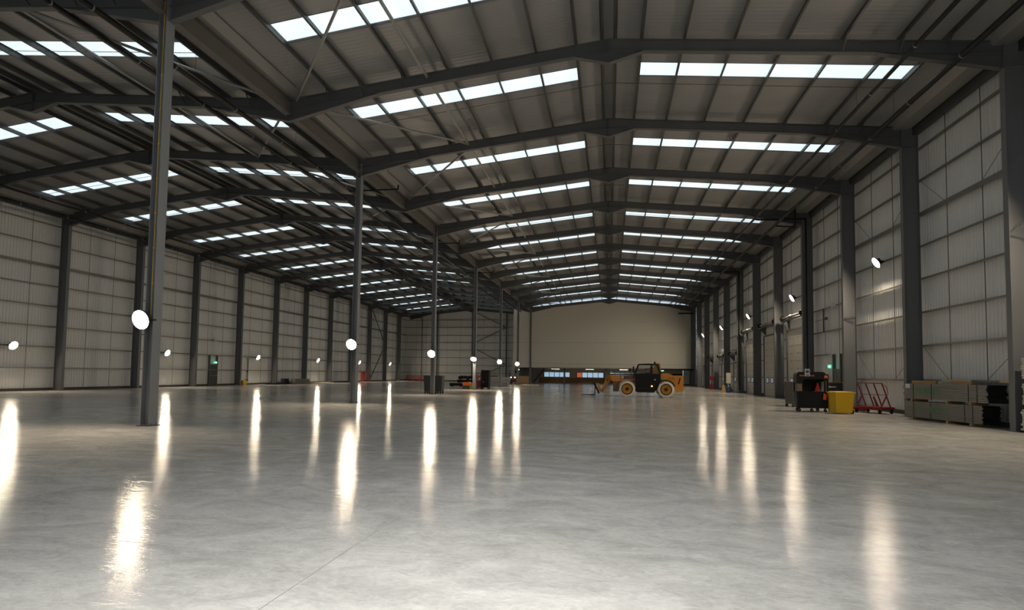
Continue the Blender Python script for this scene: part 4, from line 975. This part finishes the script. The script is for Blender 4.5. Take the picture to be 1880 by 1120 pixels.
# ------------------------------------------------------------------ along the left wall
simple('yellow_crate', 'small yellow crate at the foot of a left wall column', 'crate', 'yellow', (-37.7, 51.6, 0), lambda b: b.hexa([(-.2, -.28, 0), (.2, -.28, 0), (.2, .28, 0), (-.2, .28, 0)], [(-.24, -.32, .48), (.24, -.32, .48), (.24, .32, .48), (-.24, .32, .48)]), group='small left wall items')
for k, (x, y, l, w, z, h, m, t_) in enumerate(((-36.9, 56.5, 3.0, .9, 0, .16, 'black', 'low black slab stack on the floor by the left wall, nearest of the row'), (-36.6, 60.2, 4.0, .9, 0, .28, 'panel', 'long low grey stack on the floor by the left wall'),
                     (-36.6, 60.6, 3.2, .6, .28, .34, 'panel', 'grey stack lying on the long low stack by the left wall'), (-36.6, 57.9, .9, .5, 0.16, .5, 'black', 'black box standing on the slab stack by the left wall'), (-36.8, 66.0, 5.0, .7, 0, .12, 'palepanel', 'thin pale boards on the floor by the left wall, farther along'))):
    def lw(b, l=l, w=w, h=h):
        n = max(2, int(h / .07))
        for i in range(n): b.box(-w / 2, w / 2, -l / 2 + .02 * (i % 2), l / 2 - .03 * (i % 3), i * h / n, (i + 1) * h / n - .006)
    if k == 3: y = 57.4
    simple('board_stack', t_, 'stack', m, (x, y, z), lw, 0, 'stacks by the left wall')

# ------------------------------------------------------------------ undercroft: posts and dark fittings under the white wall
for k, x in enumerate((-14.6, -7.15, -.5, 6.0, 12.6)):
    b = MB(); b.box(x - .14, x + .14, YW + 1.0, YW + 1.02, 0, 2.6); b.box(x - .14, x + .14, YW + 1.26, YW + 1.28, 0, 2.6); b.box(x - .01, x + .01, YW + 1.02, YW + 1.26, 0, 2.6)
    tag(b.build('undercroft_post', 'steel'), 'short grey post under the white wall, %s from the left' % ORD[k], 'column', 'undercroft posts', 'thing')
b = MB(); b.bar((-13.25, 96, .03), (-11.3, 96, 2.5), .3, .12); b.bar((-13.25, 97.2, .03), (-11.3, 97.2, 2.5), .3, .12)
for i in range(10): b.box(-13.1 + i * .19, -12.82 + i * .19, 96, 97.2, .2 + i * .235, .24 + i * .235)
tag(b.build('stair_flight', 'steel'), 'dark steel stair flight under the left part of the white wall', 'stairs')
b = MB(); b.box(-.7, .7, -.4, .4, .1, 1.9)
for i in range(4): b.box(-.72, .72, -.42, .42, .1 + i * .55, .16 + i * .55)
b.box(-.75, -.65, -.4, .4, 0, 1.95); b.box(.65, .75, -.4, .4, 0, 1.95)
o = tag(b.build('dark_shelving', 'black'), 'dark shelving unit in the undercroft right of the telehandler', 'shelving'); o.location = (10.9, 92.0, 0)
tag(MB().box(5.5, 12.9, YW - .2, YW - .02, 2.42, 2.66).build('cable_duct', 'black'), 'black duct along the bottom edge of the white wall, right of the telehandler', 'duct')
tag(MB().box(10.6, 12.95, YW - .5, YW - .1, 11.2, 11.38).build('air_duct', 'black'), 'dark flat duct at the top right corner of the white wall', 'duct')
